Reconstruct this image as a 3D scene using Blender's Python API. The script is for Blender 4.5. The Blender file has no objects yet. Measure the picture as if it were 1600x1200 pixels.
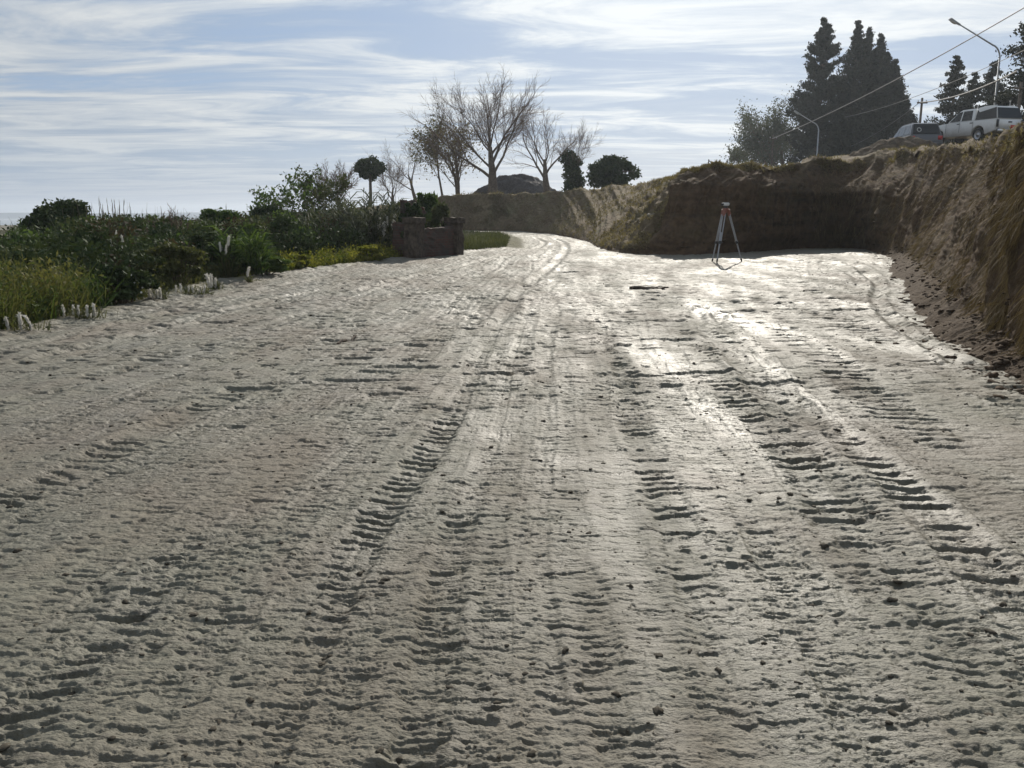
import bpy, bmesh, math, random
import numpy as np
from mathutils import Vector, Matrix

random.seed(7)
scene = bpy.context.scene
COL = scene.collection
R = math.radians

# ------------------------------------------------------------------ camera
F = 1350.0
PITCH = math.atan(265.0 / F)
CP, SP = math.cos(PITCH), math.sin(PITCH)
CAMZ = 1.6


def ray(px, py):
    a = (px - 800.0) / F
    b = (600.0 - py) / F
    return np.array([a, CP + b * SP, -SP + b * CP])


def P(px, py, Y):
    """point of the place seen in that direction, Y metres ahead"""
    d = ray(px, py)
    t = Y / d[1]
    return np.array([d[0] * t, Y, CAMZ + d[2] * t])


def z0s(y):
    y = np.asarray(y, float)
    return 0.013 * np.clip(y, 0, 28)


def G(px, py):
    """point of the dirt ground seen in that direction"""
    d = ray(px, py)
    z = 0.2
    for _ in range(30):
        t = (z - CAMZ) / d[2]
        z = float(z0s(d[1] * t))
    return np.array([d[0] * t, d[1] * t, z])


cam_d = bpy.data.cameras.new('camera')
cam = bpy.data.objects.new('camera', cam_d)
COL.objects.link(cam)
cam_d.sensor_width = 36.0
cam_d.lens = 36.0 * F / 1600.0
cam_d.clip_start = 0.05
cam_d.clip_end = 30000
cam.location = (0, 0, CAMZ)
cam.rotation_euler = (R(90) - PITCH, 0, 0)
scene.camera = cam

# ------------------------------------------------------------------ noise
def _hash(ix, iy, seed):
    h = (ix.astype(np.int64) * 374761393 + iy.astype(np.int64) * 668265263 + seed * 1442695041) & 0xFFFFFFFF
    h = ((h ^ (h >> 13)) * 1274126177) & 0xFFFFFFFF
    h = ((h ^ (h >> 16)) * 2246822519) & 0xFFFFFFFF
    return h ^ (h >> 15)


def hrand(i, seed):
    i = np.asarray(i)
    return (_hash(i, np.zeros_like(i) + 17, seed) & 0xFFFFFF) / float(0xFFFFFF)


def pn(x, y, seed=0):
    x = np.asarray(x, float)
    y = np.asarray(y, float)
    x, y = np.broadcast_arrays(x, y)
    xi = np.floor(x); yi = np.floor(y)
    xf = x - xi; yf = y - yi
    xi = xi.astype(np.int64); yi = yi.astype(np.int64)
    u = xf * xf * xf * (xf * (xf * 6 - 15) + 10)
    v = yf * yf * yf * (yf * (yf * 6 - 15) + 10)

    def g(dx, dy):
        a = (_hash(xi + dx, yi + dy, seed) & 0xFFFF) * (2 * np.pi / 65536.0)
        return np.cos(a) * (xf - dx) + np.sin(a) * (yf - dy)
    n0 = g(0, 0); n1 = g(1, 0)
    a = n0 + u * (n1 - n0)
    n0 = g(0, 1); n1 = g(1, 1)
    b = n0 + u * (n1 - n0)
    return (a + v * (b - a)) * 1.5


def fbm(x, y, seed=0, oct=4, gain=0.5):
    s = 0; a = 1.0
    for o in range(oct):
        s = s + a * pn(x * 2 ** o, y * 2 ** o, seed + o * 13)
        a *= gain
    return s


def sstep(a, b, x):
    t = np.clip((x - a) / (b - a), 0, 1)
    return t * t * (3 - 2 * t)


# ------------------------------------------------------------------ mesh helpers
def mesh_np(name, V, Fc, attrs=None, smooth=False):
    V = np.ascontiguousarray(V, dtype=np.float32)
    Fc = np.ascontiguousarray(Fc, dtype=np.int32)
    me = bpy.data.meshes.new(name)
    n, k = Fc.shape
    me.vertices.add(len(V))
    me.vertices.foreach_set('co', V.ravel())
    me.loops.add(n * k)
    me.loops.foreach_set('vertex_index', Fc.ravel())
    me.polygons.add(n)
    me.polygons.foreach_set('loop_start', np.arange(0, n * k, k, dtype=np.int32))
    me.polygons.foreach_set('loop_total', np.full(n, k, dtype=np.int32))
    if smooth:
        me.polygons.foreach_set('use_smooth', np.ones(n, dtype=bool))
    me.update(calc_edges=True)
    for an, av in (attrs or {}).items():
        at = me.attributes.new(an, 'FLOAT', 'POINT')
        at.data.foreach_set('value', np.ascontiguousarray(av, dtype=np.float32))
    me.validate()
    return me


def obj(name, me, mat=None, parent=None):
    if isinstance(me, bmesh.types.BMesh):
        bm = me
        bmesh.ops.recalc_face_normals(bm, faces=bm.faces)
        me = bpy.data.meshes.new(name)
        bm.to_mesh(me)
        bm.free()
    o = bpy.data.objects.new(name, me)
    COL.objects.link(o)
    if mat is not None:
        me.materials.append(mat)
    if parent is not None:
        o.parent = parent
    return o


def tag(o, label=None, cat=None, group=None, kind=None):
    if label: o['label'] = label
    if cat: o['category'] = cat
    if group: o['group'] = group
    if kind: o['kind'] = kind
    return o


def thing(name, label, cat, loc=(0, 0, 0), rz=0, group=None):
    o = bpy.data.objects.new(name, None)
    COL.objects.link(o)
    o.empty_display_size = 0.2
    o.location = tuple(float(v) for v in loc)
    o.rotation_euler = (0, 0, rz)
    return tag(o, label, cat, group)


def copy_tree(o, parent=None):
    c = o.copy()
    COL.objects.link(c)
    c.parent = parent
    for ch in list(o.children):
        copy_tree(ch, c)
    return c


class MB:
    """collects quads / tris / tubes as numpy blocks"""
    def __init__(s):
        s.V = []; s.Q = []; s.T = []; s.n = 0

    def tube(s, pts, rad, sides=6, cap=True):
        pts = np.asarray(pts, float)
        n = len(pts)
        rad = np.broadcast_to(np.asarray(rad, float), (n,))
        tan = np.gradient(pts, axis=0)
        tan /= np.maximum(np.linalg.norm(tan, axis=1, keepdims=True), 1e-9)
        ref = np.array([0.0, 0, 1]) if abs(tan[0][2]) < 0.9 else np.array([1.0, 0, 0])
        a = np.cross(tan, ref)
        a /= np.maximum(np.linalg.norm(a, axis=1, keepdims=True), 1e-9)
        b = np.cross(tan, a)
        th = np.arange(sides) * 2 * np.pi / sides
        ring = (a[:, None, :] * np.cos(th)[None, :, None] + b[:, None, :] * np.sin(th)[None, :, None])
        V = pts[:, None, :] + ring * rad[:, None, None]
        base = s.n
        s.V.append(V.reshape(-1, 3)); s.n += n * sides
        i = np.arange(n - 1)[:, None]; j = np.arange(sides)[None, :]
        j2 = (j + 1) % sides
        q = np.stack([base + i * sides + j, base + i * sides + j2, base + (i + 1) * sides + j2, base + (i + 1) * sides + j], -1)
        s.Q.append(q.reshape(-1, 4))
        if cap and sides == 4:
            s.Q.append(np.array([[base + 3, base + 2, base + 1, base]]))
            e = base + (n - 1) * sides
            s.Q.append(np.array([[e, e + 1, e + 2, e + 3]]))
        elif cap:
            for (o, c) in ((base, pts[0]), (base + (n - 1) * sides, pts[-1])):
                s.V.append(np.array([c])); ci = s.n; s.n += 1
                k = np.arange(sides)
                s.Q.append(np.stack([o + k, o + (k + 1) % sides, np.full(sides, ci), np.full(sides, ci)], -1))
        return s

    def box(s, c, size, rot=None):
        c = np.asarray(c, float); h = np.asarray(size, float) / 2
        k = np.array([[-1, -1, -1], [1, -1, -1], [1, 1, -1], [-1, 1, -1], [-1, -1, 1], [1, -1, 1], [1, 1, 1], [-1, 1, 1]]) * h
        if rot is not None:
            k = k @ np.array(rot).T
        s.V.append(k + c)
        f = np.array([[3, 2, 1, 0], [4, 5, 6, 7], [0, 1, 5, 4], [1, 2, 6, 5], [2, 3, 7, 6], [3, 0, 4, 7]]) + s.n
        s.Q.append(f); s.n += 8
        return s

    def quads(s, V, Q):
        s.V.append(np.asarray(V, float)); s.Q.append(np.asarray(Q) + s.n); s.n += len(V)
        return s

    def mesh(s, name, smooth=False):
        V = np.concatenate(s.V); Q = np.concatenate(s.Q)
        tri = Q[:, 2] == Q[:, 3]
        if tri.any():
            me = bpy.data.meshes.new(name)
            fs = [tuple(q[:3]) if t else tuple(q) for q, t in zip(Q.tolist(), tri.tolist())]
            me.from_pydata(V.tolist(), [], fs)
            if smooth:
                me.polygons.foreach_set('use_smooth', np.ones(len(fs), dtype=bool))
            me.update()
            return me
        return mesh_np(name, V, Q, smooth=smooth)

    def build(s, name, mat, parent=None, smooth=False):
        return obj(name, s.mesh(name, smooth), mat, parent)


# ------------------------------------------------------------------ materials
def new_mat(name):
    m = bpy.data.materials.new(name)
    m.use_nodes = True
    nt = m.node_tree
    for n in list(nt.nodes):
        nt.nodes.remove(n)
    out = nt.nodes.new('ShaderNodeOutputMaterial')
    return m, nt, out


def N(nt, typ, **kw):
    n = nt.nodes.new(typ)
    for k, v in kw.items():
        if k.startswith('i_'):
            key = k[2:]
            key = int(key) if key.isdigit() else key.replace('_', ' ')
            n.inputs[key].default_value = v
        else:
            setattr(n, k, v)
    return n


def mixc(nt, fac, a, b, blend='MIX'):
    n = nt.nodes.new('ShaderNodeMix')
    n.data_type = 'RGBA'
    n.blend_type = blend
    for sock, v in ((n.inputs[0], fac), (n.inputs[6], a), (n.inputs[7], b)):
        if isinstance(v, bpy.types.NodeSocket):
            nt.links.new(v, sock)
        elif isinstance(v, (int, float)):
            sock.default_value = v
        else:
            sock.default_value = tuple(v) + (1,) if len(v) == 3 else v
    return n.outputs[2]


def mathn(nt, op, a, b=None, c=None, clamp=False):
    n = nt.nodes.new('ShaderNodeMath')
    n.operation = op
    n.use_clamp = clamp
    for i, v in enumerate((a, b, c)):
        if v is None: continue
        if isinstance(v, bpy.types.NodeSocket):
            nt.links.new(v, n.inputs[i])
        else:
            n.inputs[i].default_value = v
    return n.outputs[0]


def maprange(nt, v, a, b, c=0.0, d=1.0, smooth=False):
    n = nt.nodes.new('ShaderNodeMapRange')
    if smooth: n.interpolation_type = 'SMOOTHSTEP'
    nt.links.new(v, n.inputs[0])
    for i, x in enumerate((a, b, c, d)):
        n.inputs[i + 1].default_value = x
    return n.outputs[0]


def noise(nt, scale, detail=4, rough=0.55, vec=None, dist=0.0):
    n = nt.nodes.new('ShaderNodeTexNoise')
    n.inputs['Scale'].default_value = scale
    n.inputs['Detail'].default_value = detail
    n.inputs['Roughness'].default_value = rough
    n.inputs['Distortion'].default_value = dist
    if vec is not None:
        nt.links.new(vec, n.inputs['Vector'])
    return n.outputs['Fac']


def coords(nt, scale=(1, 1, 1), kind='Object', rot=(0, 0, 0)):
    t = nt.nodes.new('ShaderNodeTexCoord')
    m = nt.nodes.new('ShaderNodeMapping')
    m.inputs['Scale'].default_value = scale
    m.inputs['Rotation'].default_value = rot
    nt.links.new(t.outputs[kind], m.inputs['Vector'])
    return m.outputs[0]


def bump(nt, h, strength, dist, normal=None):
    b = nt.nodes.new('ShaderNodeBump')
    b.inputs['Strength'].default_value = strength
    b.inputs['Distance'].default_value = dist
    nt.links.new(h, b.inputs['Height'])
    if normal is not None:
        nt.links.new(normal, b.inputs['Normal'])
    return b.outputs[0]


def attr(nt, name):
    a = nt.nodes.new('ShaderNodeAttribute')
    a.attribute_name = name
    return a.outputs['Fac']


def principled(nt, out, col, rough=0.7, normal=None, metallic=0.0, spec=0.5, coat=0.0):
    p = nt.nodes.new('ShaderNodeBsdfPrincipled')
    for sock, v in (('Base Color', col), ('Roughness', rough), ('Metallic', metallic), ('Specular IOR Level', spec), ('Coat Weight', coat)):
        if isinstance(v, bpy.types.NodeSocket):
            nt.links.new(v, p.inputs[sock])
        elif isinstance(v, (int, float)):
            p.inputs[sock].default_value = v
        else:
            p.inputs[sock].default_value = tuple(v) + (1,)
    if normal is not None:
        nt.links.new(normal, p.inputs['Normal'])
    nt.links.new(p.outputs[0], out.inputs[0])
    return p


def simple_mat(name, col, rough=0.6, metallic=0.0, var=0.25, nscale=12, spec=0.5, bumpd=0.0, coat=0.0):
    m, nt, out = new_mat(name)
    v = coords(nt)
    f = noise(nt, nscale, 5, 0.6, v)
    c2 = tuple(c * (1 - var) for c in col)
    c1 = tuple(min(1, c * (1 + var * 0.6)) for c in col)
    c = mixc(nt, maprange(nt, f, 0.35, 0.65), c2, c1)
    nrm = bump(nt, f, 0.6, bumpd) if bumpd else None
    principled(nt, out, c, rough, nrm, metallic, spec, coat)
    return m


def leaf_mat(name, ca, cb, trans=0.25, rough=0.75, spec=0.12, tt=(1.0, 1.05, 0.6)):
    m, nt, out = new_mat(name)
    t = attr(nt, 'tint')
    c = mixc(nt, t, ca, cb)
    d = nt.nodes.new('ShaderNodeBsdfPrincipled')
    nt.links.new(c, d.inputs['Base Color'])
    d.inputs['Roughness'].default_value = rough
    d.inputs['Specular IOR Level'].default_value = spec
    tr = nt.nodes.new('ShaderNodeBsdfTranslucent')
    nt.links.new(mixc(nt, 1.0, c, tt, 'MULTIPLY'), tr.inputs[0])
    mx = nt.nodes.new('ShaderNodeMixShader')
    mx.inputs[0].default_value = trans
    nt.links.new(d.outputs[0], mx.inputs[1])
    nt.links.new(tr.outputs[0], mx.inputs[2])
    nt.links.new(mx.outputs[0], out.inputs[0])
    return m


M = {}
M['bark'] = simple_mat('bark', (0.14, 0.11, 0.085), 0.9, var=0.4, nscale=6, spec=0.2, bumpd=0.02)
M['twig'] = simple_mat('twig', (0.17, 0.12, 0.09), 0.9, var=0.3, nscale=3, spec=0.2)
M['leaf_dark'] = leaf_mat('leaf_dark', (0.024, 0.041, 0.019), (0.068, 0.088, 0.035), 0.15)
M['leaf_conifer'] = leaf_mat('leaf_conifer', (0.022, 0.028, 0.02), (0.06, 0.063, 0.044), 0.12)
M['leaf_green'] = leaf_mat('leaf_green', (0.041, 0.074, 0.024), (0.115, 0.162, 0.047), 0.3)
M['leaf_olive'] = leaf_mat('leaf_olive', (0.05, 0.06, 0.025), (0.12, 0.12, 0.05), 0.3)
M['leaf_grey'] = leaf_mat('leaf_grey', (0.06, 0.07, 0.05), (0.14, 0.145, 0.105), 0.25)
M['leaf_yellow'] = leaf_mat('leaf_yellow', (0.07, 0.10, 0.02), (0.26, 0.24, 0.05), 0.4)
M['leaf_brown'] = leaf_mat('leaf_brown', (0.13, 0.085, 0.05), (0.20, 0.17, 0.08), 0.4)
M['leaf_dull'] = leaf_mat('leaf_dull', (0.054, 0.068, 0.030), (0.115, 0.121, 0.054), 0.2)
M['leaf_dead'] = leaf_mat('leaf_dead', (0.045, 0.035, 0.022), (0.09, 0.07, 0.045), 0.2)
M['weed'] = leaf_mat('weed', (0.055, 0.09, 0.028), (0.15, 0.14, 0.055), 0.35)
M['dry'] = leaf_mat('dry', (0.12, 0.095, 0.05), (0.26, 0.21, 0.125), 0.3)
M['root'] = leaf_mat('root', (0.07, 0.048, 0.024), (0.27, 0.195, 0.10), 0.2)
M['seed'] = simple_mat('seed', (0.10, 0.085, 0.05), .9, var=.3)
M['plume'] = leaf_mat('plume', (0.66, 0.64, 0.59), (0.88, 0.87, 0.84), 0.3, tt=(1, .97, .92))
M['petal'] = simple_mat('petal', (0.72, 0.71, 0.66), .6, var=.1)

# ------------------------------------------------------------------ sun + sky
SUN_AZ, SUN_EL = R(13), R(31)          # azimuth to the right of the view direction
sdir = Vector((math.sin(SUN_AZ) * math.cos(SUN_EL), math.cos(SUN_AZ) * math.cos(SUN_EL), math.sin(SUN_EL)))
sl = bpy.data.lights.new('sun', 'SUN')
sl.energy = 4.4
sl.angle = R(0.6)
sl.color = (1.0, 0.93, 0.82)
so = bpy.data.objects.new('sun', sl)
COL.objects.link(so)
so.rotation_euler = (-sdir).to_track_quat('-Z', 'Y').to_euler()
so.location = (0, 0, 60)

w = bpy.data.worlds.new('World')
scene.world = w
w.use_nodes = True
nt = w.node_tree
for n in list(nt.nodes): nt.nodes.remove(n)
wo = nt.nodes.new('ShaderNodeOutputWorld')
bg = nt.nodes.new('ShaderNodeBackground')
sky = nt.nodes.new('ShaderNodeTexSky')
sky.sky_type = 'NISHITA'
sky.sun_disc = False
sky.sun_elevation = SUN_EL
sky.sun_rotation = SUN_AZ
sky.air_density = 1.0
sky.dust_density = 1.2
sky.ozone_density = 2.0
tc = nt.nodes.new('ShaderNodeTexCoord')
sep = nt.nodes.new('ShaderNodeSeparateXYZ')
nt.links.new(tc.outputs['Generated'], sep.inputs[0])
zz = mathn(nt, 'ADD', mathn(nt, 'MAXIMUM', sep.outputs[2], 0.0), 0.04)
cu = mathn(nt, 'DIVIDE', sep.outputs[0], zz)
cv = mathn(nt, 'DIVIDE', sep.outputs[1], zz)
cmb = nt.nodes.new('ShaderNodeCombineXYZ')
nt.links.new(cu, cmb.inputs[0]); nt.links.new(cv, cmb.inputs[1])
mp = nt.nodes.new('ShaderNodeMapping')
mp.inputs['Scale'].default_value = (0.72, 1.45, 1)
mp.inputs['Rotation'].default_value = (0, 0, R(9))
mp.inputs['Location'].default_value = (3.1, 1.7, 0.4)
nt.links.new(cmb.outputs[0], mp.inputs[0])
n1 = noise(nt, 1.0, 9, 0.62, mp.outputs[0], 0.7)
mp2 = nt.nodes.new('ShaderNodeMapping')
mp2.inputs['Scale'].default_value = (0.16, 0.55, 1)
mp2.inputs['Rotation'].default_value = (0, 0, R(-7))
mp2.inputs['Location'].default_value = (8.3, 2.2, 1.4)
nt.links.new(cmb.outputs[0], mp2.inputs[0])
n2 = noise(nt, 1.0, 5, 0.5, mp2.outputs[0], 0.3)
cov = mathn(nt, 'ADD', mathn(nt, 'MULTIPLY', n1, 0.6), mathn(nt, 'MULTIPLY', n2, 0.5))
cover = maprange(nt, cov, 0.39, 0.57, 0.0, 1.0, True)
# how near the sun: thin cloud glows by forward scattering
vd = nt.nodes.new('ShaderNodeVectorMath'); vd.operation = 'DOT_PRODUCT'
nrm = nt.nodes.new('ShaderNodeVectorMath'); nrm.operation = 'NORMALIZE'
nt.links.new(tc.outputs['Generated'], nrm.inputs[0])
nt.links.new(nrm.outputs[0], vd.inputs[0])
vd.inputs[1].default_value = tuple(sdir)
dotp = mathn(nt, 'MAXIMUM', vd.outputs['Value'], 0.0)
halo = mathn(nt, 'POWER', dotp, 5.0)
glow = mathn(nt, 'MULTIPLY_ADD', halo, 0.85, 0.84)
ccol = mixc(nt, maprange(nt, n1, 0.40, 0.62), (3.0, 3.65, 4.55), (5.9, 6.1, 6.15))
ccol = mixc(nt, 1.0, ccol, (1, 1, 1), 'MULTIPLY')
vs = nt.nodes.new('ShaderNodeVectorMath'); vs.operation = 'SCALE'
nt.links.new(ccol, vs.inputs[0]); nt.links.new(glow, vs.inputs['Scale'])
skc = mixc(nt, 0.80, sky.outputs[0], (2.2, 3.2, 4.9))
lowz = maprange(nt, sep.outputs[2], 0.0, 0.10, 0.25, 1.0, True)
skyc = mixc(nt, mathn(nt, 'MULTIPLY', mathn(nt, 'MULTIPLY', cover, 0.92), lowz), skc, vs.outputs[0])
nt.links.new(skyc, bg.inputs[0])
bg.inputs[1].default_value = 0.1
nt.links.new(bg.outputs[0], wo.inputs[0])
try:
    w.cycles.sampling_method = 'MANUAL'
    w.cycles.sample_map_resolution = 512
except Exception:
    pass

scene.view_settings.view_transform = 'Standard'
scene.view_settings.look = 'None'
scene.view_settings.exposure = 0.18
scene.view_settings.gamma = 1.0
scene.cycles.use_denoising = True
scene.cycles.max_bounces = 5
scene.cycles.diffuse_bounces = 3
scene.cycles.glossy_bounces = 2
scene.cycles.transparent_max_bounces = 8
scene.cycles.sample_clamp_indirect = 6

# ------------------------------------------------------------------ ground
EDGE_Y = np.array([-40, 0, 5, 10.6, 18, 22, 25.6, 28.6, 33, 45, 56, 62, 68, 75, 400])
EDGE_X = np.array([-12, -8.3, -7.3, -6.3, -5.9, -4.6, -3.0, -1.8, -0.1, 0.0, -0.7, -3.6, -30, -60, -60])


def left_edge(y):
    return np.interp(y, EDGE_Y, EDGE_X)


def base_z(x, y):
    z = 0.013 * np.clip(y, 0, 28)
    z = z + 0.03 * pn(x * 0.3, y * 0.3, 5) + 0.04 * pn(x * 0.11 + 4, y * 0.11, 6)
    d = left_edge(y) - x
    z = z - 15.0 * sstep(7.0, 120.0, d) - 0.30 * sstep(0.8, 4.0, d)
    return z


def track_c(x, y):
    yy = np.clip(y, 0, 40)
    c = x.copy()
    for _ in range(9):
        a = np.interp(c, [-9, -6, -1.7, 0, 1.8, 4, 8], [.22, .19, .075, .045, .085, .12, .15])
        b = np.interp(c, [-9, -2, 0.3, 2, 6], [0, 0, 0.001, .009, .010])
        cn = x - a * (yy - 3) - b * np.maximum(0, yy - 11) ** 2
        c = 0.55 * cn + 0.45 * c
    return c


def dashes(u, v, sx, sy, prob, seed):
    """ragged pits, wide across u and short along v, steep on the far side"""
    iu = np.floor(u / sx).astype(np.int64); iv = np.floor(v / sy).astype(np.int64)
    best = np.zeros_like(u)
    wob = 0.35 * pn(u / sx * 2.7, v / sy * 1.5, seed + 5)
    for a in (-1, 0, 1):
        for b in (-1, 0, 1):
            cu_ = iu + a; cv_ = iv + b
            r1 = (_hash(cu_, cv_, seed) & 0xFFFF) / 65535.0
            r2 = (_hash(cu_, cv_, seed + 1) & 0xFFFF) / 65535.0
            r3 = (_hash(cu_, cv_, seed + 2) & 0xFFFF) / 65535.0
            r4 = (_hash(cu_, cv_, seed + 3) & 0xFFFF) / 65535.0
            wu = sx * (0.16 + 0.62 * r3 * r3); hv = sy * (0.10 + 0.22 * r4)
            du = (u - (cu_ + 0.15 + 0.7 * r1) * sx) / wu
            dv = (v - (cv_ + 0.15 + 0.7 * r2) * sy - (r1 - 0.5) * 0.25 * wu * du) / hv + wob
            e = np.clip(1 - du * du, 0, 1)
            f = np.clip((1.0 - dv) / 0.35, 0, 1) * np.clip((dv + 1.2) / 1.3, 0, 1)
            k = ((_hash(cu_, cv_, seed + 4) & 0xFFFF) / 65535.0) < prob
            best = np.maximum(best, sstep(0.04, 0.55, e * f) * k * (0.35 + 0.65 * r4))
    return best


def _path(*px):
    p = np.array([G(a, b)[:2] for a, b in px])
    A = np.repeat(p[:, None, :], 1, 1)
    t = np.linspace(0, len(p) - 1.001, len(p) * 5)
    return cr(A, t)[:, 0, :]


def cr(A, t):
    """Catmull-Rom along axis 0 at float params t"""
    n = len(A)
    i = np.clip(np.floor(t).astype(int), 0, n - 2)
    f = (t - i)[:, None, None]
    p0 = A[np.maximum(i - 1, 0)]; p1 = A[i]; p2 = A[i + 1]; p3 = A[np.minimum(i + 2, n - 1)]
    return 0.5 * ((2 * p1) + (-p0 + p2) * f + (2 * p0 - 5 * p1 + 4 * p2 - p3) * f * f + (-p0 + 3 * p1 - 3 * p2 + p3) * f ** 3)


RUTS = [(_path((1345, 425), (1372, 445), (1368, 470), (1400, 505), (1450, 540), (1510, 572)), .11, .055),
        (_path((1180, 393), (1240, 398), (1310, 407), (1352, 422), (1362, 440)), .16, .06),
        (_path((1215, 402), (1290, 412), (1335, 428), (1345, 445)), .14, .05),
        (_path((1250, 480), (1165, 470), (1090, 482), (1105, 515), (1160, 570), (1225, 650)), .12, .045),
        (_path((1215, 490), (1150, 485), (1120, 497), (1140, 525), (1200, 585), (1270, 670)), .12, .04),
        (_path((20, 545), (160, 508), (300, 475), (420, 449), (520, 431)), .10, .03),
        (_path((60, 560), (200, 520), (340, 485), (440, 462), (560, 441)), .10, .03),
        (_path((840, 372), (850, 382), (800, 395), (700, 420), (560, 452)), .13, .05),
        (_path((868, 372), (885, 385), (870, 410), (830, 440), (780, 500)), .13, .04)]


def ground_detail(x, y, fine=True):
    c = track_c(x, y)
    warp = 0.10 * pn(x * 0.9, y * 0.35, 31)
    cc = c + warp
    h = (1 - 0.5 * sstep(8, 16, y)) * (0.009 * pn(cc * 1.15, y * 0.07, 41) + 0.0035 * pn(cc * 2.9, y * 0.16, 42) + 0.0015 * pn(cc * 9, y * 0.3, 43))
    h = h + 0.012 * pn(x * 1.3, y * 1.5, 44) + 0.004 * pn(x * 3.2, y * 3.7, 45)
    rough = 0.5 + 0.8 * sstep(-0.4, 0.5, pn(x * 0.45 + 9, y * 0.3, 46))
    h = h + rough * (0.0016 * pn(x * 8.5, y * 12.5, 47) + 0.0015 * pn(x * 19, y * 27, 48) + ((0.0018 * pn(x * 45, y * 60, 49) + 0.0013 * pn(x * 95, y * 120, 50)) if fine else 0))
    fa = sstep(7, 14, y)
    h = h + fa * (0.006 * pn(x * 2.2, y * 2.8, 51) + 0.009 * pn(x * 5, y * 6, 52) + 0.011 * pn(x * 9, y * 10, 53))
    cu2 = cc + 0.03 * pn(x * 3, y * 3, 709) + 0.014 * pn(x * 21, y * 25, 708) + 0.006 * pn(x * 55, y * 60, 707)
    y2 = y + 0.011 * pn(x * 16, y * 24, 706) + 0.007 * pn(x * 43, y * 47, 705) + 0.004 * pn(x * 90, y * 90, 704)
    # lanes of lug prints, several passes of tracked machines
    for k, (wd, pitch, depth) in enumerate(((0.44, 0.085, 0.015), (0.29, 0.070, 0.015), (0.62, 0.11, 0.016), (0.20, 0.060, 0.011))):
        sd = 100 + 20 * k
        cw = cc / wd + 0.31 * k + 0.25 * pn(y * 0.16, k * 3.3 + np.zeros_like(y), sd)
        li = np.floor(cw).astype(np.int64)
        fr = cw - li
        r1 = hrand(li, sd + 1); r2 = hrand(li, sd + 2); r3 = hrand(li, sd + 3)
        along = sstep(-0.45, 0.2, pn(li * 7.31 + 0.5, y * 0.16, sd + 4))
        st = (0.15 + 0.85 * r1 ** 1.3) * (0.25 + 0.75 * along)
        halfw = 0.22 + 0.22 * r2
        cen = 0.5 + 0.12 * pn(y * 2.0, li * 3.7, sd + 5)
        prof = 1 - sstep(halfw * 0.75, halfw * 1.15, np.abs(fr - cen))
        v = y2 / (pitch * (0.8 + 0.5 * r3)) + r2 * 10 + 0.55 * pn(cc * 3.5, y * 3.0, sd + 6) + (fr - .5) * (r1 - .5) * 1.2
        ph = v - np.floor(v)
        vi = np.floor(v).astype(np.int64)
        br = 0.25 + 0.75 * hrand(vi * 131 + li * 7, sd + 7)
        gash = np.clip((0.66 - ph) / 0.10, 0, 1) * np.clip((ph - 0.34) / 0.24, 0, 1)
        part = sstep(-0.35, 0.2, pn(cc * 14, y * 9, sd + 8))
        h = h - depth * st * prof * gash * br * part
        h = h + 0.35 * depth * st * prof * np.exp(-((ph - 0.85) / 0.12) ** 2) * br
        h = h - 0.006 * st * prof - 0.0028 * st * np.exp(-((np.abs(fr - cen) - halfw * 1.0) * wd / 0.012) ** 2)
        h = h + 0.005 * st * np.exp(-((np.abs(fr - cen) - halfw * 1.2) / 0.07) ** 2) * (0.5 + 0.5 * pn(cc * 9, y * 7, sd + 9))
    # short gouges lying across the tracks, from hand's breadth down to finger size
    den = 0.5 + 0.7 * sstep(-0.35, 0.45, pn(cc * 1.1, y * 0.35, 60))
    for (sx, sy, dp, pr, seed) in ((0.14, 0.052, 0.0085, .54, 700), (0.22, 0.10, 0.009, .20, 710), (0.075, 0.034, 0.006, .66, 720), (0.034, 0.02, 0.0035, .6, 725), (0.4, 0.25, 0.016, .06, 730), (0.30, 0.17, 0.026, .75, 740), (0.6, 0.36, 0.034, .4, 750)):
        if not fine and sy < 0.05: continue
        far = 1.0 if seed < 740 else sstep(4.5, 9, y)
        h = h - far * dp * dashes(cu2, y2, sx, sy, pr * den, seed)
    # deep prints, distinct strong tracks
    for k, (c0, wd, pitch, dp, ya, yb) in enumerate((
            (-1.55, 0.10, 0.115, 0.044, 1.5, 6.5), (-0.72, 0.12, 0.10, 0.038, 2.4, 10.5), (0.33, 0.10, 0.095, 0.022, 2.2, 11),
            (1.22, 0.15, 0.14, 0.030, 3.6, 8.0), (1.62, 0.21, 0.16, 0.042, 2.8, 8.2), (2.05, 0.14, 0.15, 0.034, 3.0, 7.0), (-0.28, 0.09, 0.10, 0.018, 2.0, 6.5),
            (-2.9, 0.16, 0.13, 0.028, 3.5, 10), (0.75, 0.11, 0.11, 0.018, 3, 12), (2.7, 0.2, 0.16, 0.030, 4, 10), (-4.6, 0.2, 0.15, 0.024, 5, 16), (3.6, 0.25, 0.2, 0.03, 6, 14))):
        q = (cc - c0) / wd
        win = sstep(ya - 0.5, ya + 0.8, y) * (1 - sstep(yb - 1.5, yb + 0.5, y)) * sstep(-0.6, 0.2, pn(y * 0.35, k + 0.5 + np.zeros_like(y), 90 + k))
        prof = (1 - sstep(0.55, 1.05, np.abs(q + 0.25 * pn(y * 6, cc * 6, 120 + k) + 0.18 * pn(x * 28, y * 28, 121)))) * win
        v = y2 / pitch + 0.5 * q * (1 if k % 2 else -1) * 0.35 + 0.35 * pn(cc * 5, y * 3.3, 130 + k)
        ph = v - np.floor(v); vi = np.floor(v).astype(np.int64)
        br = np.clip(hrand(vi, 140 + k) * 1.5 - 0.25, 0, 1) * (0.55 + 0.45 * sstep(-.3, .3, pn(x * 9, y * 9, 122)))
        g = sstep(0.05, 0.5, np.clip((0.78 - ph) / 0.12, 0, 1) * np.clip((ph - 0.2) / 0.34, 0, 1))
        h = h - 1.15 * dp * prof * g * br - 0.007 * prof
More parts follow.
